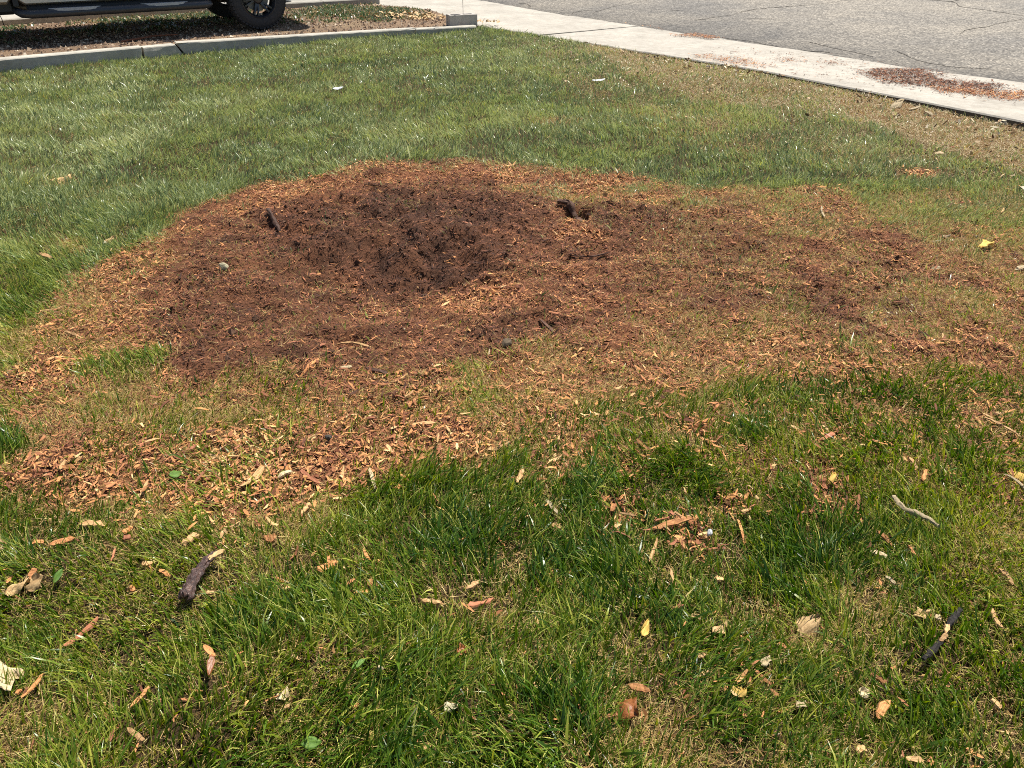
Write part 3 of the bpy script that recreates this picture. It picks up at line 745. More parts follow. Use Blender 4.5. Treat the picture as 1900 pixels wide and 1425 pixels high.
# step bars: oval tube with turned-in ends and two pads
for s in (0, 1):
    Y = (lambda y: TWID - y) if s else (lambda y: y)
    mb = MB()
    mb.tube([(-2.98, Y(0.16), 0.40), (-2.93, Y(0.02), 0.375), (-2.84, Y(-0.03), 0.37), (-2.4, Y(-0.035), 0.372), (-1.0, Y(-0.035), 0.375), (-0.74, Y(-0.03), 0.375), (-0.68, Y(0.0), 0.378), (-0.655, Y(0.05), 0.38)],
            [0.05, 0.055, 0.058, 0.058, 0.058, 0.058, 0.055, 0.045], 12, 0.85)
    bar = mb.build("step_bar", M['bar'], truck, True)
    for x0, x1 in ((-2.63, -2.03), (-1.55, -0.95)):
        ring = []
        n = 12; v = []
        pts = [(x0, -0.03), (x0 + 0.09, -0.078), (x0 + 0.25, -0.092), (x1 - 0.2, -0.092), (x1 - 0.07, -0.08), (x1, -0.03), (x1 - 0.08, -0.02), (x0 + 0.08, -0.02)]
        mb = MB(); mb.loft([[(x, Y(y), 0.395) for x, y in pts], [(x, Y(y), 0.428) for x, y in pts]]); pad = mb.build("step_pad", M['pad'], bar)
    for x in (-2.5, -1.75, -1.0):
        mb = MB(); mb.tube([(x, Y(0.0), 0.36), (x, Y(0.2), 0.40)], 0.02, 6); mb.build("bracket", M['bar'], bar)
# wheels
def tyre_mesh():
    mb = MB(); r = TR
    prof = [(0.235, 0.02), (0.245, 0.008), (0.29, 0.0), (0.335, 0.004), (0.365, 0.016), (0.385, 0.036), (0.395, 0.05), (0.397, 0.14), (0.395, 0.225), (0.36, 0.26), (0.29, 0.272), (0.235, 0.255)]
    mb.lathe_y(prof, 64)
    return mb
def make_wheel(parent, x, outer_y, flip):
    w = bpy.data.objects.new("wheel", None); C.objects.link(w); w.parent = parent
    w.location = (x, outer_y, TR); w.rotation_euler = (0, 0, math.pi if flip else 0)
    t = tyre_mesh()
    n = 46
    for i in range(n):                       # tread lugs round the shoulder and across the crown
        a = 2 * math.pi * i / n
        for (y0, y1, r0, r1, da, wd) in ((0.012, 0.062, 0.368, 0.405, 0.0, 0.038), (0.075, 0.125, 0.392, 0.406, 0.5, 0.04), (0.145, 0.195, 0.392, 0.406, 0.0, 0.04), (0.205, 0.26, 0.368, 0.405, 0.5, 0.038)):
            b = a + da * 2 * math.pi / n
            ring = []
            for rr in (r0, r1):
                for dy, ds in ((y0, -1), (y1, -1), (y1, 1), (y0, 1)):
                    k = rr - (0.016 if (rr == r1 and (dy in (0.012, 0.26))) else 0)
                    an = b + ds * wd / 2 / rr
                    ring.append((k * math.cos(an), dy, k * math.sin(an)))
            t.add(ring, [(0, 1, 2, 3), (4, 7, 6, 5), (0, 4, 5, 1), (1, 5, 6, 2), (2, 6, 7, 3), (3, 7, 4, 0)])
    t.build("tyre", M['rubber'], w, True)
    mb = MB()
    mb.lathe_y([(0.243, 0.012), (0.247, 0.004), (0.238, 0.0), (0.228, 0.012), (0.222, 0.03), (0.212, 0.05), (0.208, 0.20), (0.235, 0.25)], 64)
    rim = mb.build("rim", M['rim'], w, True)
    mb = MB()                                   # six twin spokes
    for i in range(6):
        a0 = 2 * math.pi * i / 6 + 0.26
        for da in (-0.15, 0.15):
            a = a0 + da; c, s_ = math.cos(a), math.sin(a); t_ = (-s_, c)
            rings = []
            for rr, hw, y0, y1 in ((0.06, 0.022, 0.055, 0.10), (0.12, 0.015, 0.045, 0.085), (0.18, 0.014, 0.03, 0.07), (0.214, 0.02, 0.028, 0.07)):
                rings.append([(rr * c + t_[0] * q * hw, y, rr * s_ + t_[1] * q * hw) for q, y in ((-1, y1), (-0.7, y0), (0.7, y0), (1, y1))])
            mb.loft(rings)
    mb.build("spokes", M['rim'], w, False)
    mb = MB(); mb.lathe_y([(0.0, 0.03), (0.045, 0.03), (0.055, 0.036), (0.062, 0.05), (0.075, 0.06), (0.078, 0.10), (0.0, 0.10)], 32); mb.build("hub_cap", M['rim'], w, True)
    mb = MB(); mb.lathe_y([(0.0, 0.12), (0.165, 0.12), (0.165, 0.14), (0.0, 0.14)], 32); mb.build("brake_disc", M['steel'], w)
    for i in range(2):
        a = -1.25 - i * 0.42
        mb = MB(); mb.box(-0.012, 0.012, 0.052, 0.062, -0.205, -0.192)
        o = mb.build("wheel_weight", M['weight'], w); o.rotation_euler = (0, a + math.pi / 2, 0)
    return w
for x in (0.02, AX_R):
    make_wheel(truck, x, 0.012, False); make_wheel(truck, x, TWID - 0.012, True)
# wheel wells, chassis, driveline, tank
for cx in (0.02, AX_R):
    for y0, y1 in ((0.09, 0.46), (TWID - 0.46, TWID - 0.09)):
        mb = MB(); n = 16
        rings = []
        for rr in (0.50, 0.515):
            rings.append([(cx + rr * math.cos(math.pi * i / n), 0, TR + rr * math.sin(math.pi * i / n)) for i in range(n + 1)])
        out = [rings[1] [i] for i in range(n + 1)] + [rings[0][i] for i in range(n, -1, -1)]
        mb.loft([[(p[0], y0, p[2]) for p in out], [(p[0], y1, p[2]) for p in out]]); mb.build("wheel_well", M['trim'], truck)
for y0 in (0.46, TWID - 0.56):
    mb = MB(); mb.box(-5.0, 0.75, y0, y0 + 0.10, 0.45, 0.60); mb.build("chassis_rail", M['rust'], truck)
mb = MB(); mb.box(-2.9, -0.45, 0.16, TWID - 0.16, 0.47, 0.50); mb.build("floor_pan", M['rust'], truck)
mb = MB(); mb.box(-5.0, -3.02, 0.14, TWID - 0.14, 0.55, 0.60); mb.build("bed_floor", M['rust'], truck)
mb = MB(); mb.box(-0.45, 0.75, 0.48, TWID - 0.48, 0.34, 0.75, 0.06); mb.build("engine_sump", M['rust'], truck)
mb = MB(); mb.box(-3.75, -2.98, 0.14, 0.50, 0.36, 0.60, 0.04); mb.build("fuel_tank", M['trim'], truck)
mb = MB(); mb.tube([(-4.05, 1.0, 0.42), (-1.9, 0.95, 0.42)], 0.05, 10); mb.tube([(-1.9, 0.95, 0.42), (-1.5, 0.95, 0.40), (-1.1, 0.95, 0.42), (-0.4, 0.98, 0.45)], [0.06, 0.12, 0.15, 0.15], 10)
mb.build("driveline", M['rust'], truck, True)
mb = MB(); mb.tube([(-1.2, 0.68, 0.40), (-1.9, 0.66, 0.36), (-2.4, 0.66, 0.36), (-3.2, 0.62, 0.42), (-4.9, 0.5, 0.42)], [0.03, 0.03, 0.075, 0.03, 0.03], 10); mb.build("exhaust", M['steel'], truck, True)
for x in (0.02, AX_R):
    mb = MB(); mb.tube([(x, 0.25, TR), (x, 0.85, TR), (x, 1.0, TR), (x, 1.15, TR), (x, TWID - 0.25, TR)], [0.045, 0.05, 0.14, 0.05, 0.045], 12); mb.build("axle", M['rust'], truck, True)
# front and rear ends
mb = MB(); mb.loft([[(0.90, y, 0.50), (1.04 - 0.16 * abs(y - 1) ** 3, y, 0.52), (1.05 - 0.16 * abs(y - 1) ** 3, y, 0.74), (0.90, y, 0.76)] for y in (0.05, 0.12, 0.3, 0.6, 1.0, 1.4, 1.7, 1.88, 1.95)]); mb.build("front_bumper", M['bar'], truck)
mb = MB(); mb.box(-5.32, -5.15, 0.08, TWID - 0.08, 0.52, 0.70, 0.03); mb.build("rear_bumper", M['bar'], truck)
gr = MB(); gr.box(0.955, 0.985, 0.45, TWID - 0.45, 0.80, 1.10, 0.01); go = gr.build("grille", M['trim'], truck)
for i in range(4):
    mb = MB(); mb.box(0.98, 1.0, 0.47, TWID - 0.47, 0.83 + i * 0.07, 0.85 + i * 0.07); mb.build("slat", M['bar'], go)
for y0 in (0.14, TWID - 0.42):
    mb = MB(); mb.box(0.945, 0.985, y0, y0 + 0.28, 0.86, 1.06, 0.015); mb.build("headlight", M['lens'], truck)
for y0 in (0.02, TWID - 0.14):
    mb = MB(); mb.box(-5.15, -5.11, y0, y0 + 0.12, 0.85, 1.22, 0.015); mb.build("tail_light", M['redlens'], truck)
for s in (0, 1):
    Y = (lambda y: TWID - y) if s else (lambda y: y)
    mb = MB(); y0, y1 = sorted((Y(-0.22), Y(-0.02))); mb.box(-0.80, -0.70, y0, y1, 1.20, 1.42, 0.02); mr = mb.build("mirror", M['trim'], truck)
    y0, y1 = sorted((Y(-0.03), Y(0.10))); mb = MB(); mb.box(-0.77, -0.72, y0, y1, 1.22, 1.27); mb.build("arm", M['trim'], mr)

# ------------------------------------------------------------------ concrete block with a thin stake behind it
bl0 = np.array((-0.921, 12.572)); bl1 = np.array((-0.518, 12.730))
blk = bpy.data.objects.new("concrete_block", None); C.objects.link(blk)
blk.location = (*(bl0), Z_YARD - 0.02); blk.rotation_euler = (0, 0, math.atan2(bl1[1] - bl0[1], bl1[0] - bl0[0]))
tag(blk, "grey hollow concrete block standing at the end of the kerb", "block")
BL = float(np.linalg.norm(bl1 - bl0)); BH = 0.165
for y0 in (0.0, 0.155):
    mb = MB(); mb.box(0, BL, y0, y0 + 0.04, 0, BH, 0.004); mb.build("face_shell", M['cmu'], blk)
for x0 in (0.012, BL / 2 - 0.018, BL - 0.048):
    mb = MB(); mb.box(x0, x0 + 0.036, 0.0415, 0.1535, 0.003, BH - 0.003); mb.build("web", M['cmu'], blk)
mb = MB(); mb.box(0.051, BL / 2 - 0.021, 0.0415, 0.1535, 0.0, BH - 0.02); mb.build("soil_fill", M['gravel'] if False else M['greystone'], blk)
mb = MB(); mb.box(BL / 2 + 0.021, BL - 0.051, 0.0415, 0.1535, 0.0, BH - 0.02); mb.build("soil_fill", M['greystone'], blk)
mb = MB(); sp = bl0 + (bl1 - bl0) * 0.56 + np.array([-0.10 * math.sin(blk.rotation_euler[2]), 0.10 * math.cos(blk.rotation_euler[2])])
mb.tube([(sp[0], sp[1], 0.0), (sp[0] + 0.002, sp[1], 0.7), (sp[0] - 0.004, sp[1], 1.45)], 0.008, 8); mb.tube([(sp[0] - 0.004, sp[1], 1.45), (sp[0] - 0.004, sp[1], 1.47)], [0.012, 0.002], 8)
stake = mb.build("metal_stake", M['steel'], None, True); tag(stake, "thin grey metal stake rising from the concrete block", "stake")
mb = MB(); wp = (-4.007, 15.315); mb.box(wp[0] - 0.10, wp[0] + 0.06, wp[1], wp[1] + 0.14, 0.205, 0.60, 0.02)
pb = mb.build("white_box", M['white'], None); tag(pb, "small white box at the drive edge just right of the truck wheel", "box")

# ------------------------------------------------------------------ loose things lying about
PRESS = []      # x, y, radius : spots where something lies on the grass and holds it down
def chip_mesh(L, W, T, seed, bend=0.1, mat=None, name="wood_chip", pts=7):
    """a split splinter: ragged ends, uneven width, bent along its length"""
    r = np.random.default_rng(seed); v = []
    e0, e1 = r.uniform(0.15, 0.8, 2)
    for i in range(pts):
        t = i / (pts - 1); w = W * (0.75 + 0.35 * r.random())
        if i == 0: w *= e0
        if i == pts - 1: w *= e1
        x = (t - 0.5) * L; zc = bend * L * ((t - 0.5) ** 2 * 4 - 0.5) + r.normal(0, T * 0.12); yc = r.normal(0, W * 0.08) + bend * 0.5 * W * math.sin(3 * t + seed)
        h = T * (0.6 + 0.5 * r.random()) * (0.5 if i in (0, pts - 1) else 1)
        tw = r.normal(0, 0.18)
        for sy, sz in ((-1, -1), (1, -1), (0.85, 1), (-0.85, 1)):
            dx = r.normal(0, L * 0.05) if i in (0, pts - 1) else 0
            v.append((x + dx, yc + sy * w / 2, zc + sz * h / 2 + sy * w / 2 * tw))
    f = []
    for i in range(pts - 1):
        for j in range(4):
            k = (j + 1) % 4; f.append((i * 4 + j, i * 4 + k, i * 4 + 4 + k, i * 4 + 4 + j))
    f += [(3, 2, 1, 0), tuple((pts - 1) * 4 + j for j in range(4))]
    return py_mesh(name, v, f, mat)

def leaf_mesh(L, W, seed, mat, lobes=0, curl=0.35, name="leaf"):
    r = np.random.default_rng(seed); nu, nv = 11, 7; v = []; T = 0.0012
    for side in (1, -1):
        for i in range(nu):
            t = i / (nu - 1)
            w = math.sin(math.pi * min(1, t * 0.97 + 0.03)) ** 0.7 * W / 2 * (1.15 - 0.35 * t)
            if lobes: w *= 1 + 0.35 * math.sin(t * lobes * 2 * math.pi + seed)
            w *= 1 + r.normal(0, 0.08) if side == 1 else 1
            for j in range(nv):
                s = (j / (nv - 1)) * 2 - 1
                x = (t - 0.5) * L + (0.06 * L * abs(s) * (1 if lobes else 0.2)); y = s * w
                z = curl * W * (s * s * 0.75) * math.sin(2 * t + seed) + curl * L * 0.4 * math.sin(t * 3.1 + seed) + curl * 0.55 * W * math.sin(6 * t + 3.7 * s + seed) * (0.3 + abs(s)) - curl * 0.3 * W * abs(abs(s) - 0.15)
                v.append((x, y, z + side * T / 2))
    n = nu * nv; f = []
    for i in range(nu - 1):
        for j in range(nv - 1):
            a = i * nv + j; f.append((a, a + nv, a + nv + 1, a + 1)); f.append((n + a, n + a + 1, n + a + nv + 1, n + a + nv))
    ring = [j for j in range(nv)] + [i * nv + nv - 1 for i in range(1, nu)] + [(nu - 1) * nv + j for j in range(nv - 2, -1, -1)] + [i * nv for i in range(nu - 2, 0, -1)]
    for a, b in zip(ring, ring[1:] + ring[:1]): f.append((a, b, n + b, n + a))
    return py_mesh(name, v, f, mat, True)

def lay(o, p, q, lift, roll=0.0, tilt=None):
    """put a piece on the ground with its length from p to q"""
    c = ((p[0] + q[0]) / 2, (p[1] + q[1]) / 2)
    a = math.atan2(q[1] - p[1], q[0] - p[0]); L = math.hypot(q[0] - p[0], q[1] - p[1])
    z0 = float(ground_z(np.array([p[0]]), np.array([p[1]]))[0]); z1 = float(ground_z(np.array([q[0]]), np.array([q[1]]))[0])
    o.location = (c[0], c[1], (z0 + z1) / 2 + lift)
    t = -math.atan2(z1 - z0, L) if tilt is None else tilt
    o.rotation_euler = (roll, t, a)
    n = max(1, int(L / 0.02))
    for i in range(n + 1): PRESS.append((p[0] + (q[0] - p[0]) * i / n, p[1] + (q[1] - p[1]) * i / n))
    return L

# kind, material, from, to, width, height above soil, name, label
IT = [
 ('chip','red',  (-1.124, 1.305), (-1.078, 1.403), .018, .040, 'wood_splinter', 'long reddish brown splinter in the grass below the dark bark piece'),
 ('chip','tan',  (-1.304, 1.764),  (-1.229, 1.764),  .020, .035, 'wood_chip', 'flat tan wood chip just below the front left chip band'),
 ('chip','orange',(-1.344, 1.672), (-1.284, 1.701), .020, .038, 'wood_chip', 'curved orange wood chip left of the dark bark piece'),
 ('chip','orange',(-1.399, 1.683), (-1.368, 1.685),  .014, .035, 'wood_chip', 'short orange wood chip touching a curved orange chip in grass'),
 ('leaf','straw_leaf',(-1.383, 1.501),(-1.317, 1.516),.050,.045, 'dry_leaf', 'crumpled tan dry leaf lying at the left edge of the grass'),
 ('leaf','straw_leaf',(-1.319, 1.497),(-1.281, 1.532),.045,.045, 'dry_leaf', 'curled pale tan leaf overlapping a crumpled leaf at the left edge'),
 ('chip','orange',(-1.327, 1.528), (-1.330, 1.569),  .020, .050, 'wood_chip', 'bright orange upright chip behind the crumpled leaf at the left edge'),
 ('leaf','pale', (-1.256, 1.187), (-1.196, 1.245),  .085, .050, 'dry_leaf', 'large pale beige leaf cut by the left picture edge'),
 ('chip','orange',(-1.149, 1.167), (-1.137, 1.227),  .010, .040, 'wood_splinter', 'thin orange splinter right of the large pale beige leaf'),
 ('chip','orange',(-1.172, 1.177), (-1.168, 1.189),  .012, .035, 'wood_chip', 'tiny orange chip between the pale beige leaf and a thin splinter'),
 ('chip','orange',(-0.882, 1.139),(-0.863, 1.190), .011, .045, 'wood_splinter', 'narrow orange wood strip in the lower left grass below the maple seed'),
 ('chip','tan',  (-0.870, 1.084), (-0.823, 1.056), .012, .040, 'wood_splinter', 'short tan splinter in the lower left grass by a tall upright blade'),
 ('chip','orange',(-1.044, 1.512),(-1.024, 1.495), .014, .035, 'wood_chip', 'small bright orange chip left of the dark bark piece'),
 ('chip','tan',  (-0.959, 1.678), (-0.930, 1.724), .022, .038, 'wood_chip', 'striped tan wood chip directly above the dark bark piece'),
 ('chip','tan',  (-1.045, 1.598), (-1.016, 1.602), .014, .035, 'wood_chip', 'small tan chip left of and above the dark bark piece'),
 ('chip','red',  (-1.134, 1.606), (-1.144, 1.654), .006, .040, 'wood_splinter', 'thin reddish stick standing in grass left of the bark piece'),
 ('chip','orange',(-1.155, 1.726),(-1.135, 1.749),  .022, .038, 'wood_chip', 'orange chip between the chip band and the bark piece'),
 ('chip','red',  (-1.143, 1.699), (-1.123, 1.708), .020, .036, 'wood_chip', 'brownish square chip beside a green weed above the bark piece'),
 ('chip','tan',  (-0.830, 1.493), (-0.810, 1.497), .012, .035, 'wood_chip', 'small tan chip touching the right side of the bark piece'),
 ('chip','orange',(-0.988, 1.577),(-0.953, 1.556), .014, .036, 'wood_chip', 'dull orange chip just left of the bark piece end'),
 ('fork','orange',(-0.545, 1.573),(-0.495, 1.606), .028, .045, 'wood_chip', 'forked orange wood chip in grass right of the bark piece'),
 ('chip','orange',(-0.426, 1.483),(-0.382, 1.489), .013, .042, 'wood_chip', 'slim orange wood chip below the forked chip'),
 ('chip','orange',(-0.397, 1.532),(-0.372, 1.507), .020, .042, 'wood_chip', 'small orange chip just above a slim orange chip'),
 ('chip','tan',  (-0.239, 1.457), (-0.186, 1.447), .014, .040, 'wood_chip', 'tan wood chip lying level in the middle foreground grass'),
 ('chip','red',  (-0.121, 1.434), (-0.049, 1.453), .018, .044, 'wood_splinter', 'pinkish red splinter with ragged ends in the middle foreground'),
 ('chip','tan',  (-0.124, 1.497), (-0.089, 1.524), .014, .040, 'wood_chip', 'tan chip above the pinkish red splinter'),
 ('chip','orange',(-0.727, 1.703),(-0.696, 1.708), .030, .042, 'wood_chip', 'squarish orange chip in the grass above the forked chip'),
 ('chip','tan',  (-0.607, 1.512), (-0.640, 1.501), .014, .036, 'wood_chip', 'small tan chip left of the dark green tuft in the foreground'),
 ('leaf','pale', (-0.556, 1.161), (-0.533, 1.187), .030, .045, 'dry_leaf', 'pale beige curled leaf in the lower left middle grass'),
 ('chip','tan',  (-0.535, 1.135), (-0.518, 1.146), .012, .036, 'wood_chip', 'small tan chip just below a pale beige curled leaf'),
 ('chip','orange',(-0.371, 1.136),(-0.356, 1.146), .012, .036, 'wood_chip', 'small orange chip in the bottom centre left grass'),
 ('leaf','brown_leaf',(-0.134, 1.277),(-0.114, 1.300),.024,.040,'dry_leaf','small orange brown leaf bit in the middle foreground grass'),
 ('leaf','stone',(-0.152, 1.113), (-0.124, 1.141), .030, .045, 'dry_leaf', 'dull olive leaf fragment in the bottom centre grass'),
 ('chip','tan',  (-0.196, 1.031), (-0.179, 1.033), .018, .036, 'wood_chip', 'short tan chip near the bottom edge below the olive leaf fragment'),
 ('chip','tan',  (-0.004, 1.099), (0.006, 1.115), .020, .036, 'wood_chip', 'blunt tan chip in the bottom centre grass left of the wet leaf'),
 ('chip','orange',(0.415, 1.728),(0.532, 1.764), .022, .045, 'wood_chip', 'long curved orange chip beside the small right-hand chip heap'),
 ('chip','tan',  (0.387, 1.594),(0.423, 1.685), .010, .045, 'wood_splinter', 'slender upright tan strip below the long curved orange chip'),
 ('chip','tan',  (0.442, 1.565),(0.440, 1.497), .010, .045, 'wood_splinter', 'slender tan sliver below the right-hand chip heap'),
 ('chip','red',  (0.415, 1.431),(0.452, 1.434), .014, .040, 'wood_chip', 'pinkish chip in the grass left of two tan leaves'),
 ('leaf','straw_leaf',(0.462, 1.393),(0.497, 1.403),.022,.044,'dry_leaf','small frilled tan leaf left of a larger veined leaf'),
 ('leaf','straw_leaf',(0.509, 1.347),(0.555, 1.385),.034,.044,'dry_leaf','veined tan leaf in the right-middle foreground grass'),
 ('leaf','yellow_leaf',(0.333, 1.337),(0.351, 1.382),.022,.044,'dry_leaf','yellowish brown leaf standing on edge above the wet leaf'),
 ('leaf','brown_leaf',(0.237, 1.138),(0.287, 1.102),.062,.040,'wet_leaf','glossy wet orange brown leaf in the bottom centre grass'),
 ('chip','orange',(0.275, 1.186),(0.322, 1.173),.018, .042, 'wood_chip', 'ragged orange chip just above the glossy wet leaf'),
 ('leaf','yellow_leaf',(0.525, 1.152),(0.543, 1.184),.034,.046,'dry_leaf','golden yellow crumpled leaf right of the glossy wet leaf'),
 ('leaf','pale', (0.604, 1.239),(0.639, 1.280), .024, .046, 'dry_leaf', 'pale curled leaf above the golden yellow crumpled leaf'),
 ('chip','orange',(0.587, 1.233),(0.615, 1.193),.010, .042, 'wood_splinter', 'thin orange splinter below a pale curled leaf'),
 ('chip','tan',  (0.457, 1.271),(0.476, 1.280), .014, .038, 'wood_chip', 'tiny tan chip between the veined leaf and the wet leaf'),
 ('chip','tan',  (0.559, 1.536),(0.578, 1.528), .018, .038, 'wood_chip', 'small tan chip above the veined tan leaf'),
 ('chip','orange',(0.681, 1.773),(0.676, 1.676), .010, .044, 'wood_splinter', 'upright orange strip right of the small chip heap'),
 ('chip','pale', (0.108, 1.863), (0.142, 1.802), .014, .044, 'wood_splinter', 'pale twisted strip in the grass left of the chip heaps'),
 ('chip','tan',  (0.122, 1.761), (0.146, 1.742), .018, .038, 'wood_chip', 'tan chip pair below the pale twisted strip'),
 ('chip','orange',(0.729, 2.409),(0.791, 2.416), .014, .050, 'wood_chip', 'smooth orange chip on the far rim of the right green belt'),
 ('chip','orange',(0.834, 1.107),(0.876, 1.152),.020, .050, 'wood_chip', 'rectangular orange chip standing in the lower right grass'),
 ('leaf','straw_leaf',(0.735, 1.337),(0.792, 1.393),.045,.050,'dry_leaf','large ribbed tan leaf in the right foreground grass'),
 ('chip','orange',(1.084, 1.721),(1.096, 1.663),.014, .046, 'wood_chip', 'curled orange chip below the pale root piece'),
 ('chip','orange',(1.145, 1.658),(1.151, 1.613),.012, .044, 'wood_chip', 'slanting orange chip right of a pale frilled chip'),
 ('chip','pale', (1.028, 1.641),(1.063, 1.619), .018, .044, 'wood_chip', 'pale frilled chip below the curled orange chip'),
 ('leaf','straw_leaf',(1.045, 1.403),(1.112, 1.429),.030,.048,'dry_leaf','flat tan leaf left of the charred stick'),
 ('chip','pale', (1.104, 1.407),(1.120, 1.400), .016, .040, 'wood_chip', 'small pale chip between the flat tan leaf and the charred stick'),
 ('chip','tan',  (1.264, 1.427),(1.255, 1.364), .014, .044, 'wood_chip', 'narrow tan chip right of the charred stick'),
 ('chip','tan',  (1.365, 1.573),(1.368, 1.516), .013, .044, 'wood_splinter', 'thin tan splinter in the grass at the far right side'),
 ('chip','orange',(0.864, 1.230),(0.892, 1.204),.012, .044, 'wood_chip', 'slender orange chip in grass below the charred stick'),
 ('leaf','pale', (0.813, 1.164),(0.848, 1.181), .026, .046, 'dry_leaf', 'small pale cupped leaf left of the rectangular orange chip'),
 ('leaf','pale', (0.655, 1.127),(0.684, 1.152), .022, .046, 'dry_leaf', 'pale folded leaf in the grass below the large ribbed leaf'),
 ('chip','tan',  (0.756, 1.027),(0.781, 1.035), .018, .040, 'wood_chip', 'rounded tan chip at the bottom edge under the orange rectangle'),
 ('chip','tan',  (0.855, 1.012),(0.895, 1.007), .014, .040, 'wood_chip', 'long tan chip cut by the bottom picture edge'),
 ('chip','pale', (1.032, 1.544),(1.049, 1.520), .010, .042, 'wood_splinter', 'short pale splinter in the right foreground grass'),
 ('chip','tan',  (1.123, 1.158),(1.131, 1.134), .014, .040, 'wood_chip', 'tan chip in the lower right corner grass'),
 ('chip','tan',  (1.332, 2.083), (1.332, 2.025), .012, .046, 'wood_chip', 'slanting tan chip in the green belt above the pale root piece'),
 ('chip','orange',(1.323, 1.958),(1.356, 2.013), .014, .046, 'wood_chip', 'pear shaped orange chip above the pale root piece'),
 ('chip','tan',  (1.725, 2.341), (1.791, 2.220), .010, .040, 'wood_splinter', 'long thin tan strip at the right edge of the green belt'),
 ('leaf','yellow_leaf',(1.636, 2.025),(1.677, 1.974),.060,.048,'dry_leaf','yellow tan leaf cluster at the right picture edge'),
 ('chip','pale', (1.606, 1.997), (1.628, 1.909), .009, .050, 'twig', 'pale bent twig below the yellow leaf at the right edge'),
 ('leaf','yellow_leaf',(1.017, 1.941),(1.043, 1.985),.018,.044,'dry_leaf','small yellow leaf standing in the right-hand chip pocket'),
 ('chip','red',  (1.075, 2.181), (1.128, 2.217), .018, .046, 'wood_chip', 'reddish chip in the green belt right of centre'),
 ('chip','tan',  (-0.861, 1.936),  (-0.823, 2.042), .032, .034, 'wood_chip', 'big ribbed tan chip at the front of the orange chip band'),
 ('chip','pale', (-0.766, 2.002),  (-0.733, 2.036), .016, .030, 'wood_chip', 'pale diamond shaped chip right of the big ribbed chip'),
 ('chip','red',  (-0.696, 2.025),  (-0.623, 1.963), .014, .030, 'wood_chip', 'dark red slanting chip in the orange chip band'),
 ('chip','tan',  (-0.362, 2.279),  (-0.273, 2.306), .014, .024, 'wood_splinter', 'long tan splinter on the chip patch right of centre'),
 ('chip','tan',  (-0.085, 2.144),  (-0.006, 2.197), .016, .026, 'wood_chip', 'pale tan chip at the right tip of the orange chip band'),
 ('chip','orange',(-0.845, 2.646), (-0.792, 2.744), .016, .020, 'wood_chip', 'slanting orange chip on the front rim of the hollow'),
 ('chip','pale', (-0.694, 2.705),  (-0.645, 2.697), .016, .020, 'wood_chip', 'pale chip on the front rim of the hollow'),
 ('chip','dark', (-0.587, 2.680),  (-0.493, 2.659), .016, .020, 'wood_chip', 'dark brown chip on the front rim of the hollow'),
 ('chip','tan',  (-0.477, 2.573),  (-0.418, 2.646), .007, .020, 'twig', 'thin forked tan twig in front of the hollow'),
 ('chip','pale', (-0.471, 2.025),  (-0.438, 1.936), .012, .040, 'wood_splinter', 'pale upright splinter in green grass below the chip band'),
 ('chip','tan',  (0.016, 1.958),  (0.036, 2.025), .018, .044, 'wood_chip', 'tan wedge chip in grass right of the orange chip band'),
 ('chip','tan',  (-0.645, 1.817),  (-0.632, 1.863), .014, .040, 'wood_chip', 'tan chip in the grass just below the chip band'),
 ('chip','orange',(-0.371, 1.925), (-0.362, 1.947), .016, .040, 'wood_chip', 'small rusty orange chip in the green grass below the band'),
 ('chip','tan',  (-0.776, 3.003),  (-0.602, 2.919), .012, .020, 'wood_splinter', 'long pale split stick lying on the hollow floor'),
 ('chip','orange',(-0.725, 2.953), (-0.616, 2.914), .009, .014, 'wood_splinter', 'thinner stick lying against the long pale split stick'),
 ('chip','dark', (0.124, 3.181), (0.189, 3.003), .014, .022, 'stick', 'short dark stick on the right slope of the hollow'),
 ('chip','dark', (0.299, 3.948), (0.529, 3.963), .012, .022, 'stick', 'thin black stick lying along the root trench'),
 ('chip','tan',  (-0.060, 4.074),  (0.000, 3.978), .012, .02, 'wood_chip', 'tan chip on the right wall of the hollow'),
 ('chip','orange',(-0.384, 4.074), (-0.309, 3.978), .016, .022, 'wood_chip', 'orange brown chip on the far wall of the hollow'),
 ('chip','tan',  (-1.970, 3.023),  (-1.879, 2.973), .014, .030, 'wood_chip', 'tan splinter at the left margin beside the pale grass'),
 ('chip','tan',  (-2.180, 3.237),   (-2.087, 3.282), .012, .034, 'wood_splinter', 'tan splinters in the grass at the upper left rim'),
 ('leaf','straw_leaf',(-3.173, 5.250),(-3.065, 5.325),.09, .055, 'dry_leaf', 'tan fallen leaf on the green lawn at upper left'),
 ('leaf','straw_leaf',(-2.271, 4.082),(-2.222, 4.114),.05,.050, 'dry_leaf', 'tan leaf on the lawn left of the chip patch'),
 ('chip','tan',  (-2.535, 3.902),   (-2.448, 3.850), .025, .050, 'wood_chip', 'pinkish tan chip on the lawn below a straw tuft'),
 ('leaf','yellow_leaf',(2.568, 4.010),(2.673, 4.074),.05,.045,'dry_leaf','bright yellow maple leaf on the dry right-hand side'),
 ('chip','pale', (2.620, 3.741), (2.684, 3.755), .035, .030, 'wood_chip', 'white chip beside a dark gap at the right edge'),
 ('chip','pale', (2.192, 3.748), (2.238, 3.763), .025, .024, 'wood_chip', 'single white chip on the dry right-hand side'),
 ('leaf','pale', (2.455, 4.198), (2.511, 4.224), .035, .035, 'dry_leaf', 'pale leaf on the dry grass left of the yellow maple leaf'),
 ('chip','pale', (1.921, 4.671), (1.887, 4.513), .014, .04, 'wood_splinter', 'whitish sliver in grass beyond the root trench'),
 ('leaf','pale', (3.430, 7.291), (3.577, 7.383), .07, .035, 'dry_leaf', 'pale leaf at the dark pavement edge below the spilled mulch'),
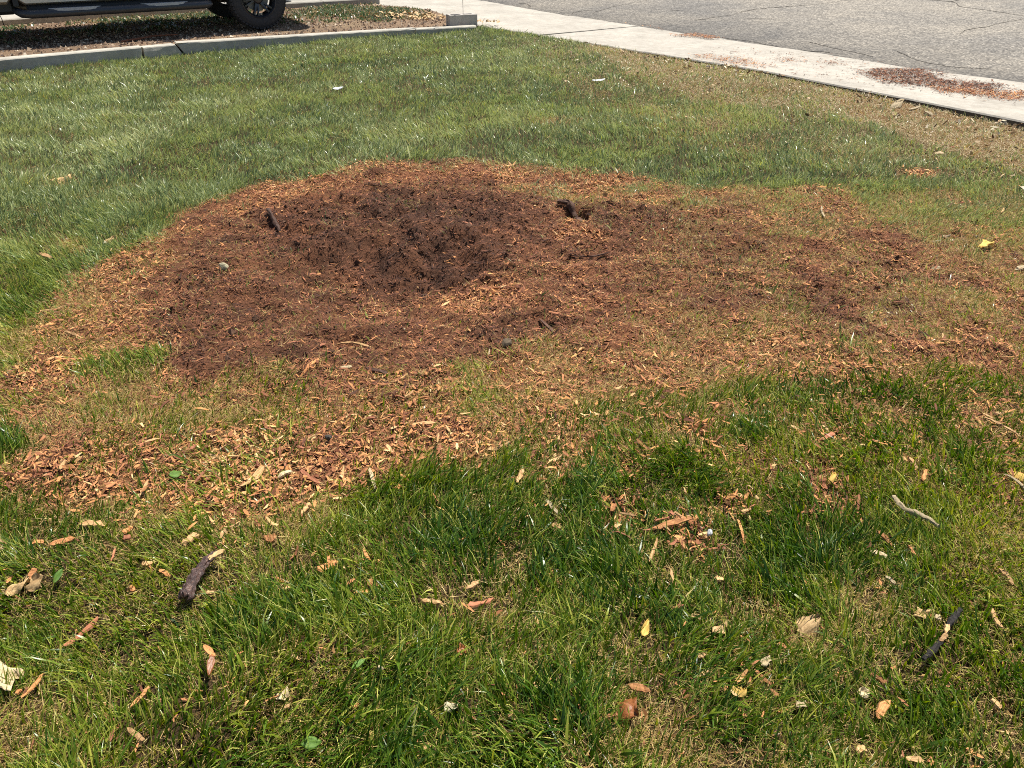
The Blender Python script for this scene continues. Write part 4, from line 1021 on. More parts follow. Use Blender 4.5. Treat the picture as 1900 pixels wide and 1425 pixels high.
 ('chip','pale', (3.547, 7.180), (3.703, 7.291), .02, .03, 'wood_splinter', 'pale strip of wood along the pavement edge'),
 ('chip','pale', (3.662, 7.115), (3.670, 6.988), .03, .03, 'wood_splinter', 'short pale strip by the pavement edge right of a longer one'),
 ('leaf','straw_leaf',(-0.640, 12.819),(-0.534, 13.064),.10, .07, 'dry_leaf', 'pale leaf on the grass near the concrete block'),
 ('leaf','white',(0.855, 8.741), (1.003, 8.832), .05, .07, 'paper_scrap', 'flat white scrap on the far green lawn right of centre'),
 ('leaf','white',(-1.838, 8.339),  (-1.733, 8.367), .05, .075, 'paper_scrap', 'small white scrap on the far lawn left of centre'),
 ('leaf','straw_leaf',(-1.468, 1.658),(-1.527, 1.692),.04,.045,'dry_leaf','tan chip-like leaf cut by the left edge above the crumpled leaf'),
 ('leaf','green_leaf',(-1.247, 1.512),(-1.249, 1.565),.022,.055,'weed_leaf','broad green weed leaf right of the crumpled left-edge leaf'),
 ('leaf','green_leaf',(-0.387, 1.230),(-0.357, 1.264),.016,.06,'weed_leaf','broad pale green blade in the centre left foreground'),
 ('leaf','green_leaf',(-0.465, 1.038),(-0.421, 1.045),.028,.055,'weed_leaf','rounded green weed leaf near the bottom edge'),
 ('leaf','green_leaf',(-1.117, 1.994),(-1.087, 2.019),.035,.035,'weed_leaf','green weed leaf growing through the orange chip band'),
]
ci = 0
for kind, mk, p, q, w, z, nm, lab in IT:
    ci += 1
    L = math.hypot(q[0] - p[0], q[1] - p[1])
    if kind == 'leaf':
        me = leaf_mesh(max(L, 0.02), w, ci, M[mk], 0 if nm in ('weed_leaf', 'paper_scrap') else (ci % 3), 0.10 if nm in ('weed_leaf', 'paper_scrap') else 0.3, nm)
    else:
        me = chip_mesh(L, w, 0.006 if w > 0.011 else 0.0045, ci, [-0.04, 0.08, -0.09, 0.05][ci % 4], M[mk], nm)
    o = link(nm, me)
    lay(o, p, q, z * 0.6, roll=[0.25, -0.2, 0.1, 0.35][ci % 4])
    if kind == 'fork':
        f = link("prong", chip_mesh(0.045, 0.012, 0.005, 77, 0.1, M[mk], "prong"), o); f.location = (0.008, 0.014, 0.003); f.rotation_euler = (0.1, -0.1, 1.05)
    tag(o, lab, {'wood_chip': 'wood chip', 'wood_splinter': 'wood splinter', 'dry_leaf': 'leaf', 'wet_leaf': 'leaf', 'weed_leaf': 'weed leaf', 'twig': 'twig', 'stick': 'stick', 'paper_scrap': 'paper scrap'}[nm])

# curved bark strip, wet and dark outside, pale split wood at one end
def bark():
    p, q = (-0.868, 1.455), (-0.837, 1.619)
    L = math.hypot(q[0] - p[0], q[1] - p[1]); r = np.random.default_rng(5); nu, nv = 46, 19; v = []; T = 0.006
    for side in (0, 1):
        for i in range(nu):
            t = i / (nu - 1); W = 0.037 * (1 - 0.45 * t) * (1 + 0.10 * math.sin(17 * t + 3 * side) + 0.08 * math.sin(41 * t)) * (0.85 if i in (0, nu - 1) else 1)
            for j in range(nv):
                s = (j / (nv - 1)) * 2 - 1; a = s * 1.15
                R = W / 1.6 + (0 if side == 0 else -T)
                x = (t - 0.5) * L + (0.010 * float(vnoise(np.array([s * 0.04]), np.array([t * 9.0]), 0.008, 503)[0]) if i in (0, nu - 1) else 0)
                rg = float(fbm(np.array([t * L + 5]), np.array([s * 0.03 * (1 + 0.0 * t)]), 0.018, 501, 4)[0]) + 0.8 * float(vnoise(np.array([t * L * 0.25]), np.array([s * 0.03]), 0.004, 502)[0]); R = R + (0.0032 * rg if side == 0 else 0.0012 * rg)
                z = R * math.cos(a) - 0.01 + 0.012 * math.sin(t * 2.6)
                v.append((x, R * math.sin(a) + 0.010 * math.sin(t * 3), z))
    n = nu * nv; f = []
    for i in range(nu - 1):
        for j in range(nv - 1):
            a = i * nv + j; f.append((a, a + nv, a + nv + 1, a + 1)); f.append((n + a, n + a + 1, n + a + nv + 1, n + a + nv))
    ring = [j for j in range(nv)] + [i * nv + nv - 1 for i in range(1, nu)] + [(nu - 1) * nv + j for j in range(nv - 2, -1, -1)] + [i * nv for i in range(nu - 2, 0, -1)]
    for a, b in zip(ring, ring[1:] + ring[:1]): f.append((a, b, n + b, n + a))
    root = bpy.data.objects.new("bark_piece", None); C.objects.link(root)
    m, nt, b = new_mat("wet_bark")
    nz = noise(nt, 90, 6, 0.75, N(nt, "ShaderNodeTexCoord").outputs["Object"], 0.5)
    nt.links.new(ramp(nt, nz, [(0.32, (0.012, 0.006, 0.005)), (0.5, (0.055, 0.024, 0.017)), (0.68, (0.20, 0.12, 0.09))]), b.inputs["Base Color"])
    nt.links.new(ramp(nt, nz, [(0.4, (0.55,) * 3), (0.6, (0.2,) * 3)]), b.inputs["Roughness"]); bump(nt, b, noise(nt, 55, 7, 0.8, N(nt, "ShaderNodeTexCoord").outputs["Object"], 1.5), 0.9, 0.005)
    link("outer_bark", py_mesh("outer_bark", v, f, m, True), root)
    sp = link("split_wood", chip_mesh(0.05, 0.016, 0.006, 9, 0.05, M['tan'], "split_wood"), root); sp.location = (L / 2 - 0.012, -0.006, 0.012); sp.rotation_euler = (0.2, 0.1, -0.25)
    lay(root, p, q, 0.042, 0.1); tag(root, "dark wet curled bark piece lying in the left foreground grass", "bark")
bark()

def stick(pts, rad, mat, nm, lab, cat, lift, flecks=None):
    mb = MB(); P = resample(pts, 0.007); n = len(P); r = np.random.default_rng(len(lab))
    zz = ground_z(P[:, 0], P[:, 1]) + lift
    mb.tube([(x + r.normal(0, .0004), y + r.normal(0, .0004), z + r.normal(0, .0006)) for (x, y), z in zip(P, zz)], [np.interp(i / (n - 1), np.linspace(0, 1, len(rad)), rad) * (1 + 0.22 * float(vnoise(np.array([i * 0.007]), np.array([0.0]), 0.022, 504)[0]) + r.normal(0, 0.05)) for i in range(n)], 14, 0.8)
    for q, (vx, vy, vz) in enumerate(mb.v):        # bark ridges and broken ends
        ri, rj = divmod(q, 14); c = P[ri]; d = 0.20 * float(vnoise(np.array([ri * 0.007 * 0.35]), np.array([rj * 0.011]), 0.008, 505)[0]) + 0.10 * r.normal()
        mb.v[q] = (c[0] + (vx - c[0]) * (1 + d), c[1] + (vy - c[1]) * (1 + d), zz[ri] + (vz - zz[ri]) * (1 + d))
    o = mb.build(nm, mat, None, True)
    for x, y in P: PRESS.append((x, y))
    tag(o, lab, cat)
    if flecks:
        for k, t in enumerate(flecks):
            i = int(t * (n - 1)); c = link("peeled_patch", chip_mesh(0.035, 0.012, 0.004, 60 + k, 0, M['tan'], "peeled_patch"), o)
            c.location = (P[i, 0] - 0.004, P[i, 1] - 0.004, zz[i] + rad[1] * 0.72); c.rotation_euler = (0.3, 0, math.atan2(P[i, 1] - P[i - 1, 1], P[i, 0] - P[i - 1, 0]))
    return o
M['char'] = mat_plain("charred_bark", (0.024, 0.020, 0.017), 0.8, 0, 0.25, 0.8, 140)
_b = M['char'].node_tree; bump(_b, _b.nodes["Principled BSDF"], noise(_b, 110, 5, 0.7, N(_b, "ShaderNodeTexCoord").outputs["Object"]), 1.0, 0.006)
stick([(1.001, 1.255), (1.039, 1.284), (1.083, 1.322), (1.117, 1.364), (1.170, 1.414)], [0.004, 0.008, 0.005, 0.007, 0.0085, 0.006], M['char'], "charred_stick", "bent black charred stick with pale patches in the right foreground grass", "stick", 0.045, [0.62, 0.48])
stick([(1.175, 1.852), (1.183, 1.793), (1.214, 1.773), (1.236, 1.749), (1.253, 1.717)], [0.006, 0.008, 0.009, 0.006], M['pale'], "root_piece", "pale knobbly root piece lying in the right-hand grass", "root", 0.05)
stick([(0.290, 4.753), (0.356, 4.732), (0.418, 4.650), (0.462, 4.494)], [0.016, 0.022, 0.020, 0.010], M['dark'], "root_stub", "dark ground-off root stub over the small hole beyond the hollow", "root", 0.03)
stick([(-1.469, 4.513), (-1.405, 4.419), (-1.347, 4.293)], [0.010, 0.015, 0.008], M['dark'], "root_stub", "dark root stub poking out at the far left of the hollow", "root", 0.02)
o = stick([(-5.105, 10.949), (-4.975, 11.146), (-4.861, 11.401), (-4.551, 11.453)], [0.012, 0.016, 0.014, 0.008], M['red'], "branch", "thin brown branch on the gravel at the edge of the truck shadow", "branch", 0.0)
o.location.z = Z_YARD + 0.02 - float(np.mean(ground_z(np.array([-5.0]), np.array([11.5]))))

def stone(p, sx, sy, sz, mat, nm, lab, cat, seed, lift=0.0):
    import bmesh
    bm = bmesh.new(); bmesh.ops.create_icosphere(bm, subdivisions=2, radius=1)
    r = np.random.default_rng(seed); pl = r.normal(0, 1, (9, 3)); pl /= np.linalg.norm(pl, axis=1)[:, None]
    for v in bm.verts:
        c = np.array(v.co); d = min(0.62 / max(1e-3, pl_ @ c) if (pl_ @ c) > 0.62 else 1.0 for pl_ in pl)
        c = c * d; v.co = (c[0] * sx, c[1] * sy, c[2] * sz)
    me = bpy.data.meshes.new(nm); bm.to_mesh(me); bm.free(); me.materials.append(mat)
    o = link(nm, me); o.location = (p[0], p[1], float(ground_z(np.array([p[0]]), np.array([p[1]]))[0]) + sz * 0.45 + lift); o.rotation_euler = (0.2, 0.1, seed)
    tag(o, lab, cat); PRESS.append(p); return o
stone((-1.479, 3.699), 0.026, 0.034, 0.026, M['stone'], "stone", "pale wedge shaped stone on the left slope of the hollow", "stone", 14)
stone((-0.023, 2.895), 0.036, 0.030, 0.024, M['greystone'], "stone", "dark earthy stone at the front right rim of the hollow", "stone", 4)
stone((0.578, 1.699), 0.012, 0.012, 0.012, M['white'], "stone", "small white pebble in the right-hand chip heap", "stone", 5, 0.03)
stone((-0.317, 1.227), 0.010, 0.009, 0.009, M['pale'], "stone", "tiny beige pebble in the bottom centre grass", "stone", 6, 0.04)
stone((6.763, 11.247), 0.05, 0.03, 0.02, M['crack'], "stone", "dark lump lying on the asphalt at the right edge", "stone", 8).location.z = 0.13
stone((-0.639, 2.200), 0.014, 0.018, 0.012, M['crack'], "stone", "black pebble on the orange chip band", "stone", 9, 0.02)

# winged maple seed pair
ms = bpy.data.objects.new("maple_seed", None); C.objects.link(ms)
a, b, c = (-0.762, 1.293), (-0.725, 1.252), (-0.716, 1.199)
for k, (p, q, mk) in enumerate(((a, b, 'yellow_leaf'), (c, b, 'brown_leaf'))):
    L = math.hypot(p[0] - q[0], p[1] - q[1])
    w = link("wing", leaf_mesh(L, 0.018, 20 + k, M['orange'] if k == 0 else M[mk], 0, 0.12, "wing"), ms)
    w.location = ((p[0] + q[0]) / 2, (p[1] + q[1]) / 2, 0.058 + 0.004 * k); w.rotation_euler = (0.3 - 0.6 * k, 0.1, math.atan2(p[1] - q[1], p[0] - q[0]))
    for t in np.linspace(0, 1, 5): PRESS.append((p[0] + (q[0] - p[0]) * t, p[1] + (q[1] - p[1]) * t))
sd = link("seed", chip_mesh(0.016, 0.012, 0.008, 3, 0, M['orange'], "seed"), ms); sd.location = (b[0], b[1], 0.062)
tag(ms, "glossy orange two-winged maple seed in the lower left grass", "seed")

# coarse chips lying in the worked ground and the chip bands (the largest, one by one)
protos = [chip_mesh(rng.uniform(0.03, 0.062), rng.uniform(0.008, 0.018), rng.uniform(0.003, 0.006), 200 + i, rng.uniform(-0.1, 0.1), None, "wood_chip", 5) for i in range(14)]
for me in protos: me.materials.append(M['orange'])
ZONES = [
 ([(-1.671, 1.980), (-1.472, 2.236), (-0.989, 2.220), (-0.538, 2.373), (-0.097, 2.269), (-0.037, 2.172), (-0.420, 2.095), (-0.736, 1.899), (-1.300, 1.860)], 105, ('orange', 'orange', 'orange', 'tan', 'red'), '', 'chips in the front band', 0.030),
 ([(-0.854, 2.705), (-0.109, 2.705), (-0.142, 2.427), (-0.705, 2.409)], 34, ('orange', 'tan', 'orange', 'red'), 'on the strip just in front of the hollow', 'chips in front of the hollow', 0.012),
 ([(-1.917, 4.224), (-1.634, 5.130), (-0.193, 5.506), (0.087, 3.902), (-0.115, 2.886), (-1.041, 2.749), (-1.574, 3.033)], 46, ('red', 'dark', 'orange', 'red'), 'lying inside the ground-out hollow', 'chips in the hollow', 0.010),
 ([(0.166, 4.591), (0.976, 4.494), (2.063, 3.978), (1.291, 3.364), (0.306, 2.983), (0.026, 3.364)], 40, ('orange', 'red', 'tan'), 'along the root trench right of the hollow', 'chips along the root trench', 0.010),
 ([(0.116, 2.934), (1.150, 3.138), (1.017, 2.663), (0.207, 2.502)], 22, ('tan', 'orange', 'red'), 'on the dry straw between the trench and the green belt', 'chips on the dry straw', 0.014),
 ([(0.221, 1.886), (0.773, 1.912), (0.736, 1.773), (0.511, 1.626), (0.254, 1.692)], 22, ('orange', 'tan', 'red'), 'in the small heaps within the right-hand grass', 'chips in the right-hand heaps', 0.035),
 ([(-2.015, 2.705), (-1.861, 2.934), (-1.977, 4.139), (-1.799, 3.902), (-1.744, 2.934), (-1.695, 2.541)], 20, ('orange', 'tan'), 'along the left rim of the patch', 'chips on the left rim', 0.016),
]
TONE = {'orange': 'orange', 'tan': 'tan', 'red': 'reddish brown', 'dark': 'dark brown'}
for poly, n, mks, lab, grp, lift in ZONES:
    px = [p[0] for p in poly]; py = [p[1] for p in poly]; k = 0
    while k < n:
        x = rng.uniform(min(px), max(px)); y = rng.uniform(min(py), max(py))
        if poly_sd(poly, np.array([x]), np.array([y]))[0] > -0.01: continue
        o = link("wood_chip", protos[int(rng.integers(len(protos)))])
        o.location = (x, y, float(ground_z(np.array([x]), np.array([y]))[0]) + lift * rng.uniform(0.7, 1.3))
        o.rotation_euler = (rng.normal(0, 0.35), rng.normal(0, 0.22), rng.uniform(0, 6.28))
        sc = rng.uniform(0.5, 1.0); o.scale = (sc, sc * rng.uniform(0.5, 1.0), sc)
        o.material_slots[0].link = 'OBJECT'; o.material_slots[0].material = M[mks[int(rng.integers(len(mks)))]]
        ext = max(me_v.co.x for me_v in o.data.vertices) * 2 * sc
        where = lab
        if grp == 'chips in the front band': where = ('at the left end of the front chip band' if x < -1.1 else 'in the middle of the front chip band' if x < -0.55 else 'at the right end of the front chip band')
        mk = next(q for q in mks if M[q] == o.material_slots[0].material)
        tag(o, f"{'long' if ext > 0.036 else 'short'} {TONE[mk]} wood chip {where}", "wood chip", grp); k += 1
# ------------------------------------------------------------------ stuff: shredded wood, clods, gravel, grass
def strips(P, Z, L, W, az, tilt, roll, bend, cols):
    """thin bent shreds, two segments each"""
    n = len(P); d = np.stack([np.cos(az) * np.cos(tilt), np.sin(az) * np.cos(tilt), np.sin(tilt)], 1)
    s = np.stack([-np.sin(az), np.cos(az), np.zeros(n)], 1); u = np.cross(d, s)
    s2 = s * np.cos(roll)[:, None] + u * np.sin(roll)[:, None]; u2 = np.cross(d, s2)
    c = np.c_[P, Z]; V = np.zeros((n, 6, 3))
    for i, (t, wf) in enumerate(((-0.5, 0.55), (0.03, 1.0), (0.5, 0.35))):
        mid = c + d * (L * t)[:, None] + u2 * (bend * L * (t * t * 4 - 0.5))[:, None]
        V[:, 2 * i] = mid + s2 * (W * wf / 2)[:, None]; V[:, 2 * i + 1] = mid - s2 * (W * wf / 2)[:, None]
    b = (np.arange(n) * 6)[:, None, None]
    F = np.array([[0, 1, 3, 2], [2, 3, 5, 4]])[None] + b
    return V.reshape(-1, 3), F.reshape(-1, 4), np.repeat(cols, 6, 0)
PAL = np.array([[0.055, 0.025, 0.016], [0.14, 0.052, 0.028], [0.26, 0.102, 0.050], [0.41, 0.175, 0.072], [0.58, 0.275, 0.095], [0.62, 0.40, 0.19]])
def shred_cols(k, c, n):
    r = rng.random(n)
    lv = np.clip(2.3 - 2.2 * k + 1.5 * (c - 0.3) + rng.normal(0, 1.15, n), 0, 5)
    i = np.floor(np.minimum(lv, 4.999)).astype(int); f = (lv - i)[:, None]
    col = PAL[i] * (1 - f) + PAL[np.minimum(i + 1, 5)] * f
    return col * rng.uniform(0.75, 1.25, (n, 1))
# candidates over the worked area
nc = 315000
x = rng.uniform(-3.2, 3.6, nc); y = rng.uniform(1.0, 6.2, nc)
m = sample('m', x, y); inl = poly_sd(LAWN, x, y) < -0.02
vis = np.abs(x) < 0.75 * y + 0.8
keep = (rng.random(nc) < m ** 1.3 * 1.15) & inl & vis
x, y = x[keep], y[keep]; n = len(x)
k = sample('k', x, y) + 0.25 * fbm(x, y, 0.22, 101, 3); c = sample('c', x, y) + 0.35 * fbm(x, y, 0.3, 102, 3); g = sample('g', x, y)
keep = rng.random(n) < np.clip(1.1 - 0.3 * k, 0.5, 1); x, y, k, c, g = x[keep], y[keep], k[keep], c[keep], g[keep]; n = len(x)
L = np.clip(rng.lognormal(math.log(0.013), 0.55, n) * (0.8 + 0.55 * np.clip(c, 0, 1)), 0.005, 0.06); W = np.clip(L * rng.uniform(0.10, 0.32, n), 0.0012, 0.009) * (0.9 + 0.5 * np.clip(c, 0, 1))
Z = ground_z(x, y) + rng.uniform(0.001, 0.012, n) + rng.random(n) ** 2 * 0.032 * np.clip(g * 1.4, 0, 1)
V, F, cc = strips(np.c_[x, y], Z, L, W, rng.uniform(0, 6.283, n) * 1.0, rng.normal(0, 0.26, n), rng.normal(0, 0.45, n), rng.normal(0, 0.12, n), shred_cols(k, c, n))
print("shreds", n)
o = link("shredded_wood", tri_mesh("shredded_wood", V, F, M['shred'], cc, False)); tag(o, "reddish brown shredded wood covering the worked ground", "mulch", kind="stuff")

# long torn fibres matted over the worked ground
nc = 60000
x = rng.uniform(-2.6, 3.2, nc); y = rng.uniform(1.9, 5.4, nc); m = sample('m', x, y)
keep = (rng.random(nc) < np.clip(m * 1.3 - 0.55, 0, 0.6)) & (np.abs(x) < 0.75 * y + 0.6); x, y = x[keep], y[keep]; n = len(x)
k = sample('k', x, y) + 0.25 * fbm(x, y, 0.22, 101, 3); c = sample('c', x, y)
L = np.clip(rng.lognormal(math.log(0.030), 0.45, n), 0.012, 0.11)
V, F, cc = strips(np.c_[x, y], ground_z(x, y) + rng.uniform(0.003, 0.016, n), L, np.clip(rng.lognormal(math.log(0.0022), 0.35, n), 0.001, 0.006), 3.1416 * rng.random(n) + 1.2 * fbm(x, y, 0.4, 103, 2), rng.normal(0, 0.22, n), rng.normal(0, 0.5, n), rng.normal(0, 0.13, n), shred_cols(k * 0.85, c, n))
o = link("wood_fibres", tri_mesh("wood_fibres", V, F, M['shred'], cc, False)); tag(o, "long torn wood fibres matted over the worked ground", "mulch", kind="stuff")

# dry leaf bits caught in the verge beside the pavement
nc = 30000
x = rng.uniform(0.5, 6.5, nc); y = rng.uniform(3.5, 12.6, nc); s = -poly_sd(LAWN, x, y)
keep = (s > 0.02) & (rng.random(nc) < 0.55 * np.exp(-np.clip(s, 0, 5) / 0.45) * np.clip(0.5 + 1.1 * fbm(x, y, 0.35, 104, 3), 0, 1)) & (np.abs(x) < 0.72 * y + 0.9); x, y = x[keep], y[keep]; n = len(x)
V, F, cc = strips(np.c_[x, y], ground_z(x, y) + rng.uniform(0.012, 0.045, n), rng.uniform(0.02, 0.07, n), rng.uniform(0.006, 0.030, n), rng.uniform(0, 6.28, n), rng.normal(0, 0.4, n), rng.normal(0, 0.6, n), rng.normal(0, 0.25, n), np.array([[0.52, 0.38, 0.22], [0.62, 0.52, 0.36], [0.30, 0.19, 0.10], [0.14, 0.09, 0.055]])[rng.choice(4, n, p=[.35, .25, .25, .15])] * rng.uniform(0.75, 1.2, (n, 1)))
o = link("verge_litter", tri_mesh("verge_litter", V, F, M['shred'], cc, False)); tag(o, "dry leaf and bark litter along the verge beside the pavement", "litter", kind="stuff")

# dark crumbs of earth on the hollow wall
nc = 26000
x = rng.uniform(-2.2, 2.6, nc); y = rng.uniform(2.2, 5.2, nc); k = sample('k', x, y) + 0.2 * fbm(x, y, 0.25, 111, 3); m = sample('m', x, y)
keep = rng.random(nc) < 0.5 * np.clip(k * 1.5 - 0.5, 0, 1) * m; x, y, k = x[keep], y[keep], k[keep]; n = len(x)
R0 = np.clip(rng.lognormal(math.log(0.0055), 0.55, n), 0.002, 0.017)
oct_ = np.array([[1, 0, 0], [-1, 0, 0], [0, 1, 0], [0, -1, 0], [0, 0, 1], [0, 0, -1.0]]); of = np.array([[0, 2, 4], [2, 1, 4], [1, 3, 4], [3, 0, 4], [2, 0, 5], [1, 2, 5], [3, 1, 5], [0, 3, 5]])
V = oct_[None] * R0[:, None, None] * rng.uniform(0.55, 1.35, (n, 6, 1)) + rng.normal(0, 0.25, (n, 6, 3)) * R0[:, None, None]
V += np.c_[x, y, ground_z(x, y) + R0 * 0.4][:, None, :]
cols = np.array([0.10, 0.056, 0.036]) * rng.uniform(0.6, 1.5, (n, 1)); cols = np.repeat(cols, 6, 0)
o = link("soil_crumbs", tri_mesh("soil_crumbs", V.reshape(-1, 3), (of[None] + (np.arange(n) * 6)[:, None, None]).reshape(-1, 3), M['clod'], cols, False)); tag(o, "dark crumbs of earth on the wall of the hollow", "soil", kind="stuff")

# mulch spilled on the pavement
def spill(poly, n, kk, cc_, soft=0.0):
    px = [p[0] for p in poly]; py = [p[1] for p in poly]
    x = rng.uniform(min(px) - soft, max(px) + soft, n * 8); y = rng.uniform(min(py) - soft, max(py) + soft, n * 8)
    s = poly_sd(poly, x + 0.08 * fbm(x, y, 0.25, 121, 3), y + 0.08 * fbm(x, y, 0.25, 122, 3)); w = rng.random(len(x)) < np.exp(-np.clip(s / max(soft, 1e-3), 0, 9) * 1.6) * (s < soft * 3)
    x, y = x[w][:n], y[w][:n]; return x, y, np.full(len(x), kk), np.full(len(x), cc_)
SP = [spill([(3.820, 8.793), (4.193, 9.021), (4.444, 8.988), (4.442, 8.544), (4.646, 8.280), (4.820, 8.195), (4.651, 7.976), (4.359, 8.139), (4.061, 8.195), (3.831, 8.425)], 6000, 0.55, 0.2, 0.11),
      spill([(4.200, 8.029), (4.672, 7.818), (5.152, 7.666), (5.064, 7.519), (4.514, 7.617), (4.205, 7.818)], 3500, 0.0, 0.4, 0.12),
      spill([(2.273, 10.012), (2.624, 9.853), (2.843, 9.260), (2.470, 9.474)], 900, 0.0, 0.6, 0.14), spill([(3.190, 9.775), (3.368, 9.775), (3.332, 9.622), (3.163, 9.622)], 160, 0.1, 0.5, 0.10),
      spill([(3.638, 9.548), (3.744, 9.548), (3.680, 9.402)], 110, 0.3, 0.4, 0.10), spill([(2.266, 11.795), (2.725, 11.476), (2.847, 11.528), (2.613, 12.018)], 900, 0.1, 0.5, 0.05),
      spill([(2.650, 10.518), (3.840, 9.853), (4.991, 7.923), (4.683, 7.377), (3.153, 8.729)], 900, 0.45, 0.2, 0.25), spill([(1.769, 13.256), (2.210, 12.366), (2.280, 12.547), (1.937, 13.256)], 260, 0.0, 0.6, 0.04)]
x, y, k, c = [np.concatenate(a) for a in zip(*SP)]; n = len(x)
sdw = poly_sd(WALK_IN + WALK_OUT[::-1], x, y); w = sdw < 0.06; x, y, k, c = x[w], y[w], k[w], c[w]; n = len(x)
L = np.clip(rng.lognormal(math.log(0.022), 0.5, n), 0.008, 0.08)
V, F, cc = strips(np.c_[x, y], Z_WALK + 0.008 + rng.random(n) * 0.010, L, np.clip(L * 0.22, 0.003, 0.010), rng.uniform(0, 6.28, n), rng.normal(0, 0.12, n), rng.normal(0, 0.3, n), rng.normal(0, 0.08, n), shred_cols(k, c, n))
o = link("spilled_mulch", tri_mesh("spilled_mulch", V, F, M['shred'], cc, False)); tag(o, "reddish mulch spilled on the pale pavement at the right", "mulch", kind="stuff")

# gravel and bark litter in the yard
nc = 60000
x = rng.uniform(-11, 0.4, nc); y = rng.uniform(6, 17, nc); w = (poly_sd(yr, x, y) < -0.03) & (x > -0.80 * y - 0.5); x, y = x[w], y[w]; n = len(x)
R0 = np.clip(rng.lognormal(math.log(0.011), 0.45, n), 0.005, 0.03)
tet = np.array([[1, 0, -0.4], [-0.5, 0.87, -0.4], [-0.5, -0.87, -0.4], [0, 0, 0.7]]); tf = np.array([[0, 1, 3], [1, 2, 3], [2, 0, 3]])
V = (tet[None] + rng.normal(0, 0.28, (n, 4, 3))) * R0[:, None, None]; V += np.c_[x, y, Z_YARD - 0.012 + 0.014 * fbm(x, y, 0.6, 71, 4) + R0 * 0.35][:, None, :]
base = np.array([[0.27, 0.185, 0.125], [0.38, 0.28, 0.19], [0.19, 0.115, 0.075], [0.55, 0.45, 0.33], [0.16, 0.12, 0.10]])[rng.choice(5, n, p=[.34, .26, .2, .12, .08])] * rng.uniform(0.8, 1.2, (n, 1))
o = link("gravel", tri_mesh("gravel", V.reshape(-1, 3), (tf[None] + (np.arange(n) * 4)[:, None, None]).reshape(-1, 3), M['gravel'], np.repeat(base, 4, 0), False)); tag(o, "pinkish brown gravel and bark litter in the yard around the truck", "gravel", kind="stuff")

# ---- grass
def blades(x, y, z, h, w, az, lean, curve, twist, cols, seg):
    """tapering curved blades; seg segments each"""
    n = len(x); dh = np.stack([np.cos(az), np.sin(az), np.zeros(n)], 1); sd = np.stack([-np.sin(az + twist), np.cos(az + twist), 0.25 * np.sin(twist * 2)], 1)
    p = np.c_[x, y, z]; V = np.zeros((n, 2 * seg + 1, 3)); th = lean.copy(); wf = [0.8, 1.0, 0.62, 0.4]
    for i in range(seg):
        V[:, 2 * i] = p + sd * (w * wf[i] / 2)[:, None]; V[:, 2 * i + 1] = p - sd * (w * wf[i] / 2)[:, None]
        p = p + (dh * np.sin(th)[:, None] + np.array([0, 0, 1.0]) * np.cos(th)[:, None]) * (h / seg)[:, None]
        th = np.minimum(th + curve, 1.5)
    V[:, 2 * seg] = p
    f = []
    for i in range(seg - 1): f += [[2 * i, 2 * i + 1, 2 * i + 3], [2 * i, 2 * i + 3, 2 * i + 2]]
    f.append([2 * seg - 2, 2 * seg - 1, 2 * seg])
    f = np.array(f)[None] + (np.arange(n) * (2 * seg + 1))[:, None, None]
    return V.reshape(-1, 3), f.reshape(-1, 3), np.repeat(cols, 2 * seg + 1, 0)
# coarse dark tufts (x, y, radius)
TUFTS = [((-0.540, 1.542), .10), ((-0.456, 1.493), .07), ((0.886, 1.636), .16), ((1.029, 1.726), .10), ((0.783, 1.552), .10), ((0.199, 1.594), .12), ((0.075, 1.532), .10), ((0.289, 1.726), .08), ((-0.459, 1.994), .07), ((-0.320, 2.008), .10), ((1.151, 2.541), .16), ((1.407, 2.663), .14),
         ((1.061, 1.280), .10), ((0.257, 1.899), .09), ((0.592, 2.036), .14), ((1.279, 2.095), .14), ((1.553, 2.095), .18), ((-0.771, 1.048), .12), ((-0.635, 1.035), .14), ((-0.301, 1.048), .16), ((0.062, 1.102), .12), ((1.192, 1.249), .10), ((-1.626, 2.095), .10), ((-1.823, 2.355), .12), ((0.175, 2.286), .10), ((-0.175, 1.703), .12), ((0.333, 1.455), .10), ((-0.655, 1.364), .10), ((-1.441, 1.873), .08), ((-1.231, 1.980), .07), ((-1.133, 2.095), .06), ((0.830, 2.427), .10), ((0.932, 2.286), .12), ((1.518, 2.427), .14)]
PR = np.array(PRESS)
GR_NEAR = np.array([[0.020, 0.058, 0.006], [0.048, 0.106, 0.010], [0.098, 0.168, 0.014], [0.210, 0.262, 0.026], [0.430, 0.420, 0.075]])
GR_FAR = np.array([[0.092, 0.136, 0.060], [0.170, 0.220, 0.088], [0.258, 0.308, 0.122], [0.350, 0.388, 0.162], [0.460, 0.465, 0.225]])  # far blades paler: sheen and haze of the distant lawn put into the colour
ST = np.array([[0.32, 0.18, 0.065], [0.47, 0.31, 0.115], [0.60, 0.45, 0.19], [0.40, 0.33, 0.085]])
